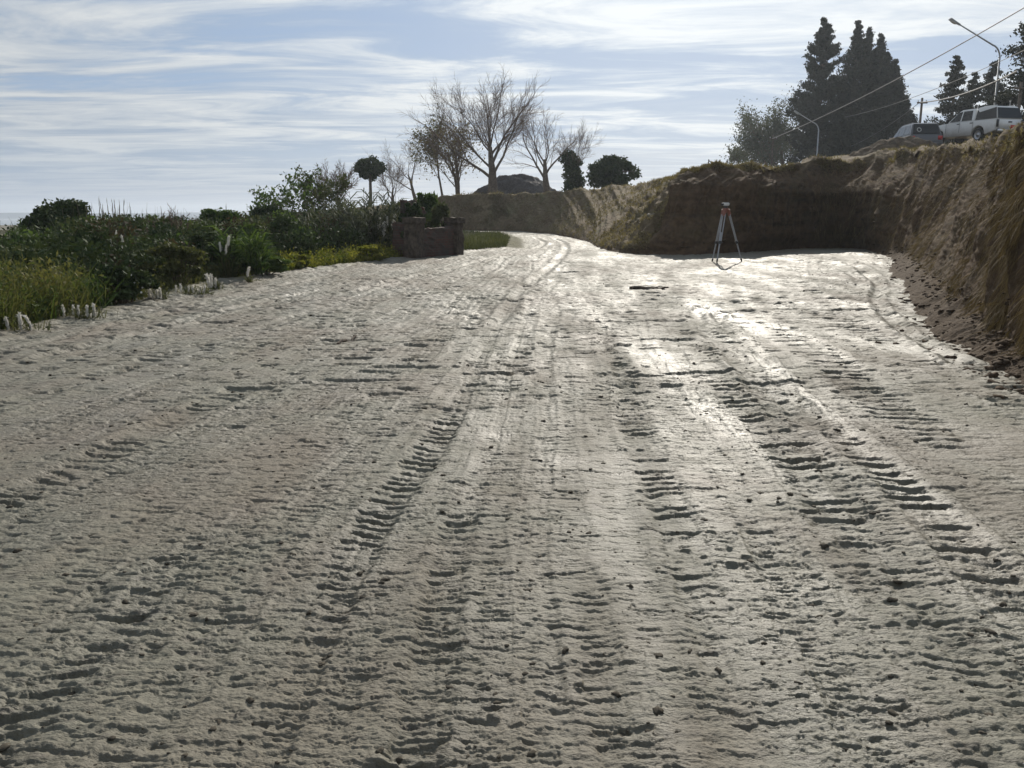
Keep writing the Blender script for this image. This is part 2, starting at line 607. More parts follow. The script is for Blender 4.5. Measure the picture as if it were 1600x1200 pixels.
        h = h + 0.007 * win * np.exp(-((np.abs(q) - 1.25) / 0.3) ** 2)
    # single wheel ruts that wander off the straight
    for k, (pts, wd, dp) in enumerate(RUTS):
        near = (x > pts[:, 0].min() - 1) & (x < pts[:, 0].max() + 1) & (y > pts[:, 1].min() - 1) & (y < pts[:, 1].max() + 1)
        if not near.any(): continue
        qx = x[near] + .05 * pn(x[near] * 2, y[near] * 2, 160 + k); qy = y[near]
        dm = np.full(qx.shape, 1e9)
        for (ax, ay), (bx, by) in zip(pts[:-1], pts[1:]):
            ex, ey = bx - ax, by - ay
            t = np.clip(((qx - ax) * ex + (qy - ay) * ey) / (ex * ex + ey * ey), 0, 1)
            dm = np.minimum(dm, np.hypot(qx - ax - t * ex, qy - ay - t * ey))
        am = .55 + .6 * pn(qx * 3, qy * 3, 170 + k)
        r = dm / wd
        hh = .55 * dp * (-np.exp(-(r * 1.3) ** 4) + 1.1 * np.exp(-((r - 1.45) / .42) ** 2) * am)
        h[near] = h[near] + hh
    # clods and tufts pushed up
    n = pn(x * 11, y * 13, 151)
    m = sstep(0.25, 0.6, pn(x * 1.7, y * 1.4, 152))
    h = h + 0.012 * sstep(0.55, 0.66, n) * m
    return h


def build_ground():
    th_f = np.concatenate([np.arange(-48, -38, .16), np.arange(-38, 38.001, 0.075), np.arange(38.16, 48.1, .16)])
    th_l = np.concatenate([np.arange(-178, -60, 4), np.arange(-60, -48, 0.7)])
    th_r = -th_l[::-1]
    th = np.radians(np.concatenate([th_l, th_f, th_r]))
    rr = [0.25, 0.6, 0.9, 1.2, 1.5]
    n = 1650
    u = np.linspace(1.7 ** -.22, 42.0 ** -.22, n)
    rr = np.concatenate([rr, u ** (-1 / .22), np.linspace(42.3, 95, 160), np.geomspace(97, 900, 40)])
    RR, TH = np.meshgrid(rr, th, indexing='ij')
    x = RR * np.sin(TH); y = RR * np.cos(TH)
    z = base_z(x, y)
    ed = x - left_edge(y)
    fade = (1 - sstep(45, 70, RR)) * sstep(-1.2, 0.2, ed + 0.35 * pn(x * 1.3, y * 1.3, 7)) * (0.35 + 0.65 * sstep(1.2, 1.7, RR))
    sel = (RR > 1.0) & (RR < 75) & (np.abs(TH) < R(62)) & (ed > -2)
    h = np.zeros_like(x)
    for q, fl in ((sel & (RR < 8.5), True), (sel & (RR >= 8.5), False)):
        h[q] = ground_detail(x[q], y[q], fl)
    z = z + h * fade
    # ridge of loose earth thrown up along the left edge
    z = z + 0.06 * np.exp(-((ed + 0.25 * pn(x * 1.1, y * 1.1, 13) + 0.1 + 0.3 * pn(y * 0.5, x * 0.1, 8)) / 0.28) ** 2) * (0.5 + 0.9 * np.abs(pn(x * 2.5, y * 2.5, 9))) * (RR < 60)
    nr, nc = RR.shape
    V = np.stack([x, y, z], -1).reshape(-1, 3)
    i = np.arange(nr - 1)[:, None]; j = np.arange(nc)[None, :]
    j2 = (j + 1) % nc
    Q = np.stack([i * nc + j, i * nc + j2, (i + 1) * nc + j2, (i + 1) * nc + j], -1)[:, :, ::-1].reshape(-1, 4)
    veg = (1 - sstep(-0.7, 0.25, ed + 0.5 * pn(x * 0.9, y * 0.9, 10) + 0.25 * pn(x * 4, y * 4, 11)))
    far = sstep(30, 34, y) * (1 - sstep(0.3, 1.2, ed)) + sstep(31, 36, y) * sstep(0.5, 1.2, x - np.interp(y, [31, 33, 43, 58, 68], [3.6, 3.0, 2.9, 2.6, -0.5]))
    veg = np.clip(np.maximum(veg, far), 0, 1)
    wet = np.zeros_like(x)
    ss = sel & (RR < 60)
    c_ = track_c(x[ss], y[ss])
    stain = np.exp(-((c_ - 1.6) / 1.7) ** 2) * (1 - .5 * sstep(9, 18, y[ss]))
    wet[ss] = np.clip(sstep(-.25, .5, pn(c_ * 1.5, y[ss] * .10, 180) + .5 * pn(c_ * 5, y[ss] * .4, 181)) * (.25 + .75 * stain) + .25 * pn(x[ss] * 2, y[ss] * 2, 182), 0, 1)
    me = mesh_np('ground', V, Q, {'veg': veg.ravel(), 'wet': wet.ravel()}, smooth=True)
    return me


def ground_mat():
    m, nt, out = new_mat('compacted_mud')
    v = coords(nt)
    nA = noise(nt, 0.55, 6, 0.6, v, 0.6)
    nB = noise(nt, 3.3, 6, 0.65, v)
    vs = coords(nt, (1.6, 0.35, 1))
    nC = noise(nt, 1.0, 5, 0.6, vs)
    nD = noise(nt, 38, 6, 0.7, v)
    grey = mixc(nt, maprange(nt, nB, 0.35, 0.65), (0.138, 0.129, 0.092), (0.182, 0.173, 0.128))
    tan = mixc(nt, maprange(nt, nB, 0.3, 0.7), (0.135, 0.110, 0.078), (0.17, 0.145, 0.107))
    c = mixc(nt, maprange(nt, mathn(nt, 'ADD', mathn(nt, 'MULTIPLY', nA, 0.6), mathn(nt, 'MULTIPLY', nC, 0.4)), 0.45, 0.60, 0, 0.95), grey, tan)
    c = mixc(nt, maprange(nt, nC, 0.40, 0.62, 0.45, 0.0), c, mixc(nt, 1.0, c, (.62, .60, .58), 'MULTIPLY'))
    c = mixc(nt, maprange(nt, nD, 0.56, 0.75, 0, 0.6), c, (0.06, 0.048, 0.034))
    c = mixc(nt, maprange(nt, noise(nt, 14, 4, .6, coords(nt, (.55, 1.5, 1))), 0.58, 0.68, 0, 0.6), c, (0.06, 0.05, 0.037))
    soil = mixc(nt, maprange(nt, nB, 0.35, 0.65), (0.06, 0.05, 0.025), (0.14, 0.13, 0.06))
    c = mixc(nt, attr(nt, 'veg'), c, soil)
    rg = maprange(nt, mathn(nt, 'ADD', mathn(nt, 'MULTIPLY', nC, 0.6), mathn(nt, 'MULTIPLY', nB, 0.4)), 0.36, 0.62, 0.57, 0.82)
    wt = attr(nt, 'wet')
    rg = mathn(nt, 'MULTIPLY_ADD', wt, -0.18, rg)
    rg = mathn(nt, 'MAXIMUM', rg, mathn(nt, 'MULTIPLY', attr(nt, 'veg'), 0.95))
    nF = noise(nt, 130, 4, .7, coords(nt, (.7, 1.3, 1)))
    b1 = bump(nt, nD, 0.9, 0.008, bump(nt, nF, 0.8, 0.0035))
    c = mixc(nt, maprange(nt, nF, .56, .70, 0, .45), c, (0.06, 0.05, 0.037))
    nE = noise(nt, 9.0, 5, 0.7, coords(nt, (0.6, 1.5, 1)), 0.4)
    b2 = bump(nt, nE, 0.75, 0.03, b1)
    principled(nt, out, c, rg, b2, 0.0, 0.42)
    return m


M['mud'] = ground_mat()
ground = obj('ground', build_ground(), M['mud'])
tag(ground, kind='structure')

# ------------------------------------------------------------------ river and far shore
def river_mat():
    m, nt, out = new_mat('river_water')
    f = noise(nt, 0.02, 4, 0.6, coords(nt))
    c = mixc(nt, f, (0.05, 0.07, 0.08), (0.10, 0.12, 0.13))
    principled(nt, out, c, 0.25, bump(nt, f, 0.3, 1.0))
    return m


me = bpy.data.meshes.new('river')
me.from_pydata([tuple(p) for p in [(-3400, -900, -9.5), (-75, -900, -9.5), (-75, 60, -9.5), (-75, 900, -9.5), (900, 900, -9.5), (900, 3100, -9.5), (-3400, 3100, -9.5)]], [], [(0, 1, 2, 3, 4, 5, 6)])
tag(obj('river', me, river_mat()), kind='structure')

xs = np.linspace(-3400, 900, 240)
prof = 4 + 5 * (0.5 + pn(xs * 0.0012, xs * 0 + .3, 3)) + 3 * pn(xs * 0.006, xs * 0 + .3, 4)
ys = 2500 + 200 * pn(xs * 0.0006, xs * 0 + .7, 12)
V = []; Q = []
rows = [(-60, -11, 0), (0, -4, 0), (60, 0, 1), (200, 0, 0.9), (500, -11, 0)]
for (dy, zb, kf) in rows:
    V.append(np.stack([xs, ys + dy, zb + kf * prof], -1))
V = np.concatenate(V); nn = len(xs)
for r in range(len(rows) - 1):
    k = np.arange(nn - 1)
    Q.append(np.stack([r * nn + k, r * nn + k + 1, (r + 1) * nn + k + 1, (r + 1) * nn + k], -1))
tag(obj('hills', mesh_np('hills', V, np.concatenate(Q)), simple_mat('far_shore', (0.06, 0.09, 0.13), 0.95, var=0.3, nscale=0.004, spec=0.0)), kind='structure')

# ------------------------------------------------------------------ bank
def bank_controls():
    rows = []
    def add(foot, toe, mid, crest, p1, far):
        rows.append([np.array(v, float) for v in (foot, toe, mid, crest, p1, far)])
    def lin(a, b, t): return a + (b - a) * t
    def std(fp, cp_, cY, p1z, far, toe=None, mid=None, midt=0.5, p1=None):
        f = np.array(fp, float) if len(fp) == 3 else G(*fp)
        c = P(cp_[0], cp_[1], cY)
        mm = P(*mid) if mid else lin(f, c, midt)
        tt = P(*toe) if toe else lin(f, mm, 0.2)
        far = np.array(far, float)
        pp = P(*p1) if p1 else np.array([*(c[:2] + (far[:2] - c[:2]) / np.linalg.norm(far[:2] - c[:2]) * 14), p1z])
        add(f, tt, mm, c, pp, far)
    std((-45, 82, .3), (300, 350), 98, 0.4, (-150, 420, -6))
    std((-22, 80, .36), (560, 325), 90, 2.2, (-80, 420, 1))
    std((-4.5, 70, .36), (700, 308), 73.6, 3.0, (-40, 420, 3))
    std((0.2, 66, .36), (790, 303), 69.6, 3.2, (0, 420, 3))
    std((2.6, 55, .36), (870, 300), 63, 3.3, (40, 420, 3))
    std((3.4, 42, .36), (940, 294), 53, 3.3, (80, 420, 3))
    std((932, 386), (1000, 290), 46, 3.4, (110, 400, 3), mid=(962, 340, 37))
    std((975, 394), (1055, 273), 34.0, 3.1, (130, 390, 3), mid=(1022, 325, 31))
    std((1040, 396), (1090, 262), 31.2, 3.2, (150, 380, 3), mid=(1062, 292, 29.2))
    std((1100, 396), (1135, 259), 31.0, 3.2, (165, 370, 3), mid=(1118, 291, 29.2))
    std((1165, 393), (1200, 257), 31.3, 3.3, (180, 360, 3), mid=(1180, 291, 29.4))
    std((1260, 387), (1285, 251), 34.2, 3.5, (210, 340, 3.3), mid=(1268, 300, 32.4), p1=(1285, 249, 60))
    std((1335, 387), (1375, 241), 35.0, 4.0, (240, 310, 4), mid=(1348, 300, 32.4), p1=(1380, 240, 50))
    std((1385, 402), (1450, 233), 28.2, 4.2, (270, 270, 4.6), toe=(1405, 390, 26.2), mid=(1425, 310, 26.9), p1=(1450, 240, 46))
    std((1385, 425), (1515, 226), 22.8, 4.7, (290, 230, 4.8), toe=(1435, 406, 20.8), mid=(1475, 320, 21.6), p1=(1525, 227, 47))
    std((1405, 470), (1560, 222), 17.6, 4.7, (300, 180, 4.8), toe=(1470, 440, 15.2), mid=(1512, 325, 16.2), p1=(1610, 222, 46))
    std((1450, 520), (1588, 214), 13.0, 4.7, (300, 120, 4.8), toe=(1530, 490, 10.9), mid=(1558, 345, 11.8), p1=(1740, 216, 42))
    std((1520, 570), (1622, 194), 10.3, 4.6, (300, 70, 4.8), toe=(1600, 545, 8.85), mid=(1612, 365, 9.4), p1=(2100, 195, 25))
    std((1605, 615), (1740, 130), 8.2, 4.5, (300, 30, 4.8), toe=(1690, 585, 7.35), mid=(1712, 350, 7.7), p1=(2700, 150, 17))
    add((4.9, 4.3, .05), (5.5, 4.5, .25), (5.9, 4.7, 1.5), (6.5, 4.9, 3.0), (22, 5, 4.4), (300, 5, 4.8))
    add((5.6, -2, .0), (6.2, -2, .25), (6.7, -2, 1.6), (7.4, -2, 3.1), (22, -4, 4.4), (300, -40, 4.8))
    add((6.5, -14, .0), (7.4, -14, .25), (8.2, -14, 1.6), (9.4, -14, 3.3), (22, -14, 4.4), (300, -200, 4.8))
    return rows


BK = np.array(bank_controls())          # (ns, 6, 3)


def build_bank():
    per = [6, 14, 30, 40, 50, 50, 60, 60, 50, 50, 60, 60, 70, 80, 90, 100, 110, 110, 60, 16, 8]
    ts = np.concatenate([np.linspace(k, k + 1, n, endpoint=False) for k, n in enumerate(per)] + [[len(BK) - 1 - 1e-6]])
    C = cr(BK, ts)                       # (S,6,3)
    C[:, 0, 2] -= 0.06
    seg = [14, 60, 78, 46, 40]
    pw = [1, 1, 1, 1.6, 3.0]
    cols = []; tt = []
    skirt = C[:, 0] + np.array([0, 0, -0.5])
    cols.append(skirt); tt.append(-0.1)
    for k, n in enumerate(seg):
        for q in np.linspace(0, 1, n, endpoint=False):
            f = q ** pw[k]
            cols.append(C[:, k] + (C[:, k + 1] - C[:, k]) * f)
            tt.append(k + f)
    cols.append(C[:, 5]); tt.append(5.0)
    X = np.stack(cols, 1)                # (S,T,3)
    tt = np.array(tt)
    # soften the breaks of slope
    for _ in range(3):
        Y = X.copy()
        Y[:, 2:-1] = 0.25 * X[:, 1:-2] + 0.5 * X[:, 2:-1] + 0.25 * X[:, 3:]
        X = Y
    ds = np.gradient(X, axis=0); dt = np.gradient(X, axis=1)
    nrm_ = np.cross(ds, dt)
    nrm_ /= np.maximum(np.linalg.norm(nrm_, axis=2, keepdims=True), 1e-9)
    if nrm_[len(ts) // 2, 225, 2] < 0: nrm_ = -nrm_
    sig = np.concatenate([[0], np.cumsum(np.linalg.norm(np.diff(C[:, 2], axis=0), axis=1))])
    S = sig[:, None] + 0 * tt[None]
    seglen = np.linalg.norm(np.diff(X, axis=1), axis=2)
    H = np.concatenate([np.zeros((len(ts), 1)), np.cumsum(seglen, axis=1)], 1)
    T = tt[None] + 0 * S
    BTS_ = ts
    dist = np.linalg.norm(X[..., :2], axis=2)
    steep = np.clip(1 - np.abs(nrm_[..., 2]), 0, 1)
    face = sstep(0.75, 1.7, T) * (1 - sstep(2.9, 3.5, T))
    Sw = S + 0.45 * pn(S * 0.5, H * 0.7, 201) + 0.25 * H * np.clip((S - 0) * 0, 0, 1)
    rid = 1 - np.abs(pn(Sw * 0.42, H * 0.10, 202)) * 2.2
    d = 0.20 * (rid - 0.5) * face * (1 - .75 * (1 - sstep(6.8, 8.0, BTS_))[:, None]) * (.6 + .4 * sstep(10, 25, dist))
    rid2 = 1 - np.abs(pn(Sw * 1.25, H * 0.28, 203)) * 2.2
    d = d + 0.10 * (rid2 - 0.4) * face * (1 - .6 * (1 - sstep(6.8, 8.0, BTS_))[:, None])
    d = d + 0.045 * pn(Sw * 4.2, H * 0.8, 204) * face + 0.03 * pn(Sw * 10, H * 2.0, 205) * face
    lf = (1 - sstep(6.8, 8.0, ts))[:, None]
    d = d + lf * face * (0.16 * pn(S * .22 + H * .30, H * .05, 231) + .09 * pn(S * .6 + H * .75, H * .1, 232))
    d = d + (1 - .55 * lf) * (0.07 * pn(S * 1.1, H * .8, 206) + 0.035 * pn(S * 3, H * 1.6, 207) + 0.022 * fbm(S * 8, H * 8, 208, 3)) * sstep(0.02, .3, T) * (1 - sstep(4.0, 4.6, T))
    wall = (sstep(7.2, 8.0, BTS_[:, None]) * (1 - sstep(12.6, 14.0, BTS_[:, None]))) * sstep(0.5, 1.2, T) * (1 - sstep(2.0, 2.5, T))
    d = d + wall * (0.16 * (1 - np.abs(pn(S * 0.9, H * 0.12, 221)) * 2.2) + 0.06 * pn(S * 5.5, H * .5, 222) + 0.05 * pn(S * .8, H * 3.2, 223))
    edge_ = (sstep(6.0, 6.8, ts) * (1 - sstep(7.8, 8.6, ts)))[:, None] * sstep(.1, .6, T) * (1 - sstep(2.8, 3.2, T))
    d = d + edge_ * (.22 * pn(S * .9, H * .8, 241) + .12 * pn(S * 2.3, H * 2.1, 242))
    # rolls of thrown earth on the crest
    d = d + 0.09 * np.exp(-((T - 3.05) / 0.22) ** 2) * (0.4 + 1.2 * pn(S * 0.6, T * 2, 209))
    X = X + nrm_ * d[..., None]
    ns, nt_ = X.shape[:2]
    i = np.arange(ns - 1)[:, None]; j = np.arange(nt_ - 1)[None]
    Q = np.stack([i * nt_ + j, i * nt_ + j + 1, (i + 1) * nt_ + j + 1, (i + 1) * nt_ + j], -1).reshape(-1, 4)
    if np.cross(X[300, 100] - X[299, 100], X[300, 101] - X[300, 100])[2] > 0:
        Q = Q[:, ::-1]
    left = 1 - sstep(7.2, 7.9, ts)       # the older, grown over slope towards the left
    grass = np.clip(left[:, None] * sstep(0.2, 0.8, T) * 0.9 + sstep(2.75, 3.15, T + 0.25 * pn(S * .8, H * .8, 210)), 0, 1)
    grass = grass * (0.75 + 0.5 * pn(S * 0.5, H * 0.5, 211))
    toe = (1 - sstep(0.6, 1.3, T)) * sstep(12.2, 13.2, ts)[:, None]
    me = mesh_np('bank', X.reshape(-1, 3), Q, {'grass': np.clip(grass, 0, 1).ravel(), 'toe': toe.ravel()}, smooth=True)
    return me, X, ts, tt, S, H


def bank_mat():
    m, nt, out = new_mat('cut_earth')
    v = coords(nt)
    nA = noise(nt, 0.7, 6, 0.6, v, 0.4)
    nB = noise(nt, 5, 6, 0.65, v)
    nC = noise(nt, 24, 5, 0.7, v)
    c = mixc(nt, maprange(nt, nB, 0.35, 0.65), (0.058, 0.036, 0.021), (0.125, 0.082, 0.047))
    c = mixc(nt, maprange(nt, nA, 0.47, 0.65, 0, 0.5), c, (0.085, 0.065, 0.035))
    st = noise(nt, 1.0, 4, .6, coords(nt, (.25, .25, 4.5)), .5)
    c = mixc(nt, maprange(nt, st,   .5, .62, 0, .28), c, (0.13, 0.085, 0.058))
    c = mixc(nt, maprange(nt, st, .36, .46, .35, 0), c, (0.042, 0.034, 0.026))
    c = mixc(nt, attr(nt, 'toe'), c, mixc(nt, nB, (0.055, 0.038, 0.024), (0.11, 0.08, 0.055)))
    g = mixc(nt, maprange(nt, nB, 0.35, 0.65), (0.095, 0.073, 0.042), (0.20, 0.155, 0.092))
    g = mixc(nt, maprange(nt, nA, 0.52, 0.70, 0, 0.6), g, (0.10, 0.105, 0.045))
    c = mixc(nt, attr(nt, 'grass'), c, g)
    principled(nt, out, c, 0.9, bump(nt, nC, 0.8, 0.02, bump(nt, nB, 0.7, 0.07)), 0.0, 0.08)
    return m


bank_me, BX, BTS, BTT, BS, BH = build_bank()
tag(obj('bank', bank_me, bank_mat()), kind='structure')
BFLAT = BX.reshape(-1, 3)


def bank_z(x, y):
    """height of the bank / plateau under a point"""
    d = (BFLAT[:, 0] - x) ** 2 + (BFLAT[:, 1] - y) ** 2
    k = np.argsort(d)[:6]
    wgt = 1 / (d[k] + 1e-4)
    return float((BFLAT[k, 2] * wgt).sum() / wgt.sum())


# ------------------------------------------------------------------ blades and leaves
def blades(rng, base, dirs, length, width, bend, tint):
    """curved grass blades, 2 segments each, vectorised"""
    n = len(base)
    side = np.cross(dirs, rng.normal(size=(n, 3)))
    side /= np.maximum(np.linalg.norm(side, axis=1, keepdims=True), 1e-9)
    L = length[:, None]; W = width[:, None]
    m = base + dirs * L * 0.55
    tip = base + dirs * L * 0.95 + bend * L
    V = np.stack([base - side * W / 2, base + side * W / 2, m + side * W * .4, m - side * W * .4, tip + side * W * .06, tip - side * W * .06], 1)
    k = np.arange(n)[:, None] * 6
    Q = np.concatenate([k + np.array([0, 1, 2, 3]), k + np.array([3, 2, 4, 5])])
    return V.reshape(-1, 3), Q, np.repeat(tint, 6)


def leaves(rng, pos, size, elong=1.8, up=0.0, out=None, outw=0.0, tint=None):
    """folded leaf rhombs at pos"""
    n = len(pos)
    d = rng.normal(size=(n, 3))
    d /= np.linalg.norm(d, axis=1, keepdims=True)
    d[:, 2] += up
    if out is not None: d = d + out * outw
    d /= np.maximum(np.linalg.norm(d, axis=1, keepdims=True), 1e-9)
    s = np.cross(d, rng.normal(size=(n, 3)))
    s /= np.maximum(np.linalg.norm(s, axis=1, keepdims=True), 1e-9)
    sz = (size * (0.6 + 0.8 * rng.random(n)))[:, None]
    l = d * sz * elong / 2; wv = s * sz / 2
    nn = np.cross(l, wv); nn /= np.maximum(np.linalg.norm(nn, axis=1, keepdims=True), 1e-9)
    V = np.stack([pos - l, pos + wv + nn * sz * .1, pos + l, pos - wv + nn * sz * .1], 1).reshape(-1, 3)
    Q = np.arange(n * 4).reshape(-1, 4)
    return V, Q, np.repeat(tint if tint is not None else rng.random(n), 4)


def clump_points(rng, centres, radii, per, shell=0.55):
    P_ = []; T_ = []; O_ = []
    for c, r in zip(centres, radii):
        n = per if np.isscalar(per) else per
        d = rng.normal(size=(n, 3)); d /= np.linalg.norm(d, axis=1, keepdims=True)
        rad = (shell + (1 - shell) * rng.random(n)) * (0.6 + 0.55 * rng.random(n))
        P_.append(np.asarray(c) + d * rad[:, None] * np.asarray(r))
        O_.append(d)
        T_.append(np.clip(rng.random() * 0.7 + 0.3 * rng.random(n), 0, 1))
    return np.concatenate(P_), np.concatenate(O_), np.concatenate(T_)


def leaf_obj(name, blocks, mat, parent):
    V = []; Q = []; T = []; n = 0
    for (v, q, t) in blocks:
        V.append(v); Q.append(q + n); T.append(t); n += len(v)
    return obj(name, mesh_np(name, np.concatenate(V), np.concatenate(Q), {'tint': np.concatenate(T)}), mat, parent)


# ------------------------------------------------------------------ trees
class Tree:
    """recursive branching; wood in two bins (limbs, twigs), tips for leaves"""
    def __init__(s, seed):
        s.r = np.random.default_rng(seed)
        s.limbs = MB(); s.twigs = MB(); s.tips = []

    def branch(s, p, d, L, r, lvl, spec, droop=0.0):
        rng = s.r
        nseg = max(3, int(6 - lvl))
        pts = [p]; dirs = []
        d = d / np.linalg.norm(d)
        for k in range(nseg):
            d = d + rng.normal(size=3) * spec['wob'] * (1 + 0.25 * lvl) + np.array([0, 0, spec['up'] - droop * lvl])
            d /= np.linalg.norm(d)
            p = p + d * L / nseg
            pts.append(p); dirs.append(d)
        pts = np.array(pts)
        rad = r * np.linspace(1, spec['taper'], len(pts))
        bin_ = s.limbs if lvl < spec['limb_lv'] else s.twigs
        bin_.tube(pts, rad, sides=7 if lvl == 0 else (5 if lvl == 1 else (4 if lvl == 2 else 3)), cap=False)
        if lvl >= spec['levels']:
            s.tips.append(pts[-1]); s.tips.append(pts[len(pts) // 2]); return
        nch = spec['n'][lvl]
        t0 = spec['t0'][lvl]
        for k in range(nch):
            t = t0 + (1 - t0) * (k + rng.random() * 0.9) / nch
            f = t * nseg
            i = min(int(f), nseg - 1)
            pp = pts[i] + (pts[i + 1] - pts[i]) * (f - i)
            ax = dirs[i]
            az = rng.random() * 2 * np.pi if lvl else (k * 2.4 + rng.random() * 0.8)
            u = np.cross(ax, [0.3, 0.5, 0.81]); u /= np.linalg.norm(u)
            v = np.cross(ax, u)
            ang = spec['ang'][lvl] * (0.75 + 0.5 * rng.random())
            nd = ax * math.cos(ang) + (u * math.cos(az) + v * math.sin(az)) * math.sin(ang)
            rr = max(spec['rmin'], rad[i] * spec['rk'] * (0.8 + 0.4 * rng.random()))
            s.branch(pp, nd, L * spec['lk'][lvl] * (0.85 + 0.3 * rng.random()) * (1.1 - 0.35 * t), rr, lvl + 1, spec, droop)
        if lvl > 0:
            s.branch(pts[-1], dirs[-1], L * 0.55, rad[-1], min(lvl + 1, spec['levels']), spec, droop)


def make_tree(name, label, seed, base, H, spec, leafs=None, lean=(0, 0), mats=('bark', 'twig'), group=None, r0=None, stems=1):
    root = thing(name, label, 'tree', base, 0, group)
    T = Tree(seed)
    for k in range(stems):
        d0 = np.array([lean[0] + (0.25 * math.cos(2.2 * k) if stems > 1 else 0), lean[1] + (0.25 * math.sin(2.2 * k) if stems > 1 else 0), 1.0])
        T.branch(np.array([0.12 * k, 0.0, -0.25]), d0, H * spec['trunk'], (r0 or H * 0.03) * (1 - .2 * k), 0, spec, spec.get('droop', 0))
    # bring the finished tree to its height
    zmax = max([v[:, 2].max() for v in T.limbs.V + T.twigs.V])
    kf = H / zmax
    for mb in (T.limbs, T.twigs):
        mb.V = [v * kf for v in mb.V]
    tips = np.array(T.tips) * kf if T.tips else np.zeros((0, 3))
    T.limbs.build('trunk', M[mats[0]], root, smooth=True)
    if T.twigs.V:
        T.twigs.build('crown' if leafs is None else 'branches', M[mats[1]], root)
    if leafs is not None:
        rng = T.r
        sel = tips[rng.random(len(tips)) < leafs.get('frac', 1.0)]
        if 'zmin' in leafs: sel = sel[sel[:, 2] > leafs['zmin'] * H]
        if 'zmax' in leafs: sel = sel[sel[:, 2] < leafs['zmax'] * H]
        n = leafs['per']
        pos = np.repeat(sel, n, 0) + rng.normal(size=(len(sel) * n, 3)) * leafs['rad'] + np.array([0, 0, -leafs.get('hang', 0)]) * rng.random((len(sel) * n, 1))
        tint = np.clip(np.repeat(rng.random(len(sel)), n) * 0.7 + 0.3 * rng.random(len(pos)), 0, 1)
        leaf_obj('crown', [leaves(rng, pos, leafs['size'], leafs.get('el', 1.8), tint=tint)], M[leafs['mat']], root)
    return root


BARE = dict(trunk=0.40, wob=0.09, up=0.05, taper=0.35, levels=4, limb_lv=2, n=[7, 6, 6, 5], t0=[0.42, 0.25, 0.2, 0.15], ang=[0.55, 0.55, 0.6, 0.6],
            lk=[1.25, 0.62, 0.55, 0.5], rk=0.40, rmin=0.010)
LOOSE = dict(BARE, levels=3, n=[7, 6, 5], t0=[0.35, 0.25, 0.2], ang=[0.6, 0.6, 0.6], lk=[0.85, 0.6, 0.5], trunk=0.6)
NT = 'trees along the far embankment'


def at(px, py, Y): return P(px, py, Y)


make_tree('bare_tree', 'widest bare winter tree with a thick trunk beside the dark gravel pile', 11, at(770, 300, 74), 10.3,
          dict(BARE, n=[10, 7, 7, 6], t0=[0.28, 0.25, 0.2, 0.15], ang=[0.62, 0.5, 0.55, 0.6], trunk=0.36), group=NT, r0=0.42)
make_tree('bare_tree', 'forked bare tree standing at the right end of the gravel pile', 23, at(854, 300, 70), 7.4,
          dict(BARE, n=[6, 6, 5, 4], ang=[0.6, 0.55, 0.6, 0.6], trunk=0.42, t0=[0.35, .25, .2, .15]), group=NT, r0=0.36)
make_tree('bare_tree', 'slim bare tree with a leaning trunk left of the leafy poplar', 31, at(650, 312, 84), 6.6,
          dict(BARE, n=[5, 5, 5, 4], trunk=0.5, t0=[0.4, .25, .2, .15]), lean=(-0.25, 0), group=NT, r0=0.24)
make_tree('bare_tree', 'small low bare tree right of the mop-headed tree', 37, at(613, 318, 86), 4.9,
          dict(BARE, n=[6, 6, 5, 4], trunk=0.3, t0=[0.2, .2, .2, .15], ang=[.6, .5, .5, .6]), group=NT, r0=0.15)
make_tree('bare_tree', 'fan-shaped bare tree left of the mop-headed tree', 41, at(531, 326, 60), 3.6,
          dict(BARE, n=[8, 7, 5, 4], trunk=0.3, t0=[0.2, .2, .2, .15], ang=[.75, .5, .5, .6], rmin=0.012), group=NT, r0=0.13)
# leafy trees between
make_tree('poplar_tree', 'tall thin leafy tree between the bare trees, sparse leaves on steep limbs', 43, at(692, 313, 80), 8.3,
          dict(LOOSE, trunk=0.75, ang=[0.45, 0.5, 0.5], lk=[.5, .55, .5], n=[10, 5, 5], rmin=0.015), dict(per=5, rad=0.2, size=0.11, mat='leaf_olive', frac=0.6), lean=(-0.12, 0), group=NT, r0=0.15)
make_tree('willow_tree', 'rusty brown leafy tree with two trunks left of the widest bare tree', 47, at(713, 313, 77), 8.0,
          dict(LOOSE, trunk=0.55, n=[9, 7, 5], ang=[0.55, 0.6, 0.6], rmin=0.015, droop=0.03, t0=[.25, .2, .2], lk=[.75, .6, .5]),
          dict(per=4, rad=0.3, size=0.10, mat='leaf_brown', frac=0.36, hang=0.9), group=NT, r0=0.2, stems=2)
# ivy clad tree
tr = make_tree('ivy_tree', 'bare topped tree whose lower trunk is wrapped in dark ivy', 53, at(896, 299, 66), 5.4,
               dict(BARE, n=[7, 5, 5, 4], trunk=0.5, t0=[0.55, .25, .2, .15], ang=[.5, .5, .55, .6]), group=NT, r0=0.22)
rng = np.random.default_rng(5)
cs = [(rng.normal() * .35, rng.normal() * .35, z) for z in np.linspace(0.2, 2.6, 16)]
p_, o_, t_ = clump_points(rng, cs, [(.62, .62, .42)] * 16, 260)
leaf_obj('ivy', [leaves(rng, p_, 0.15, 1.3, tint=t_)], M['leaf_dark'], tr)


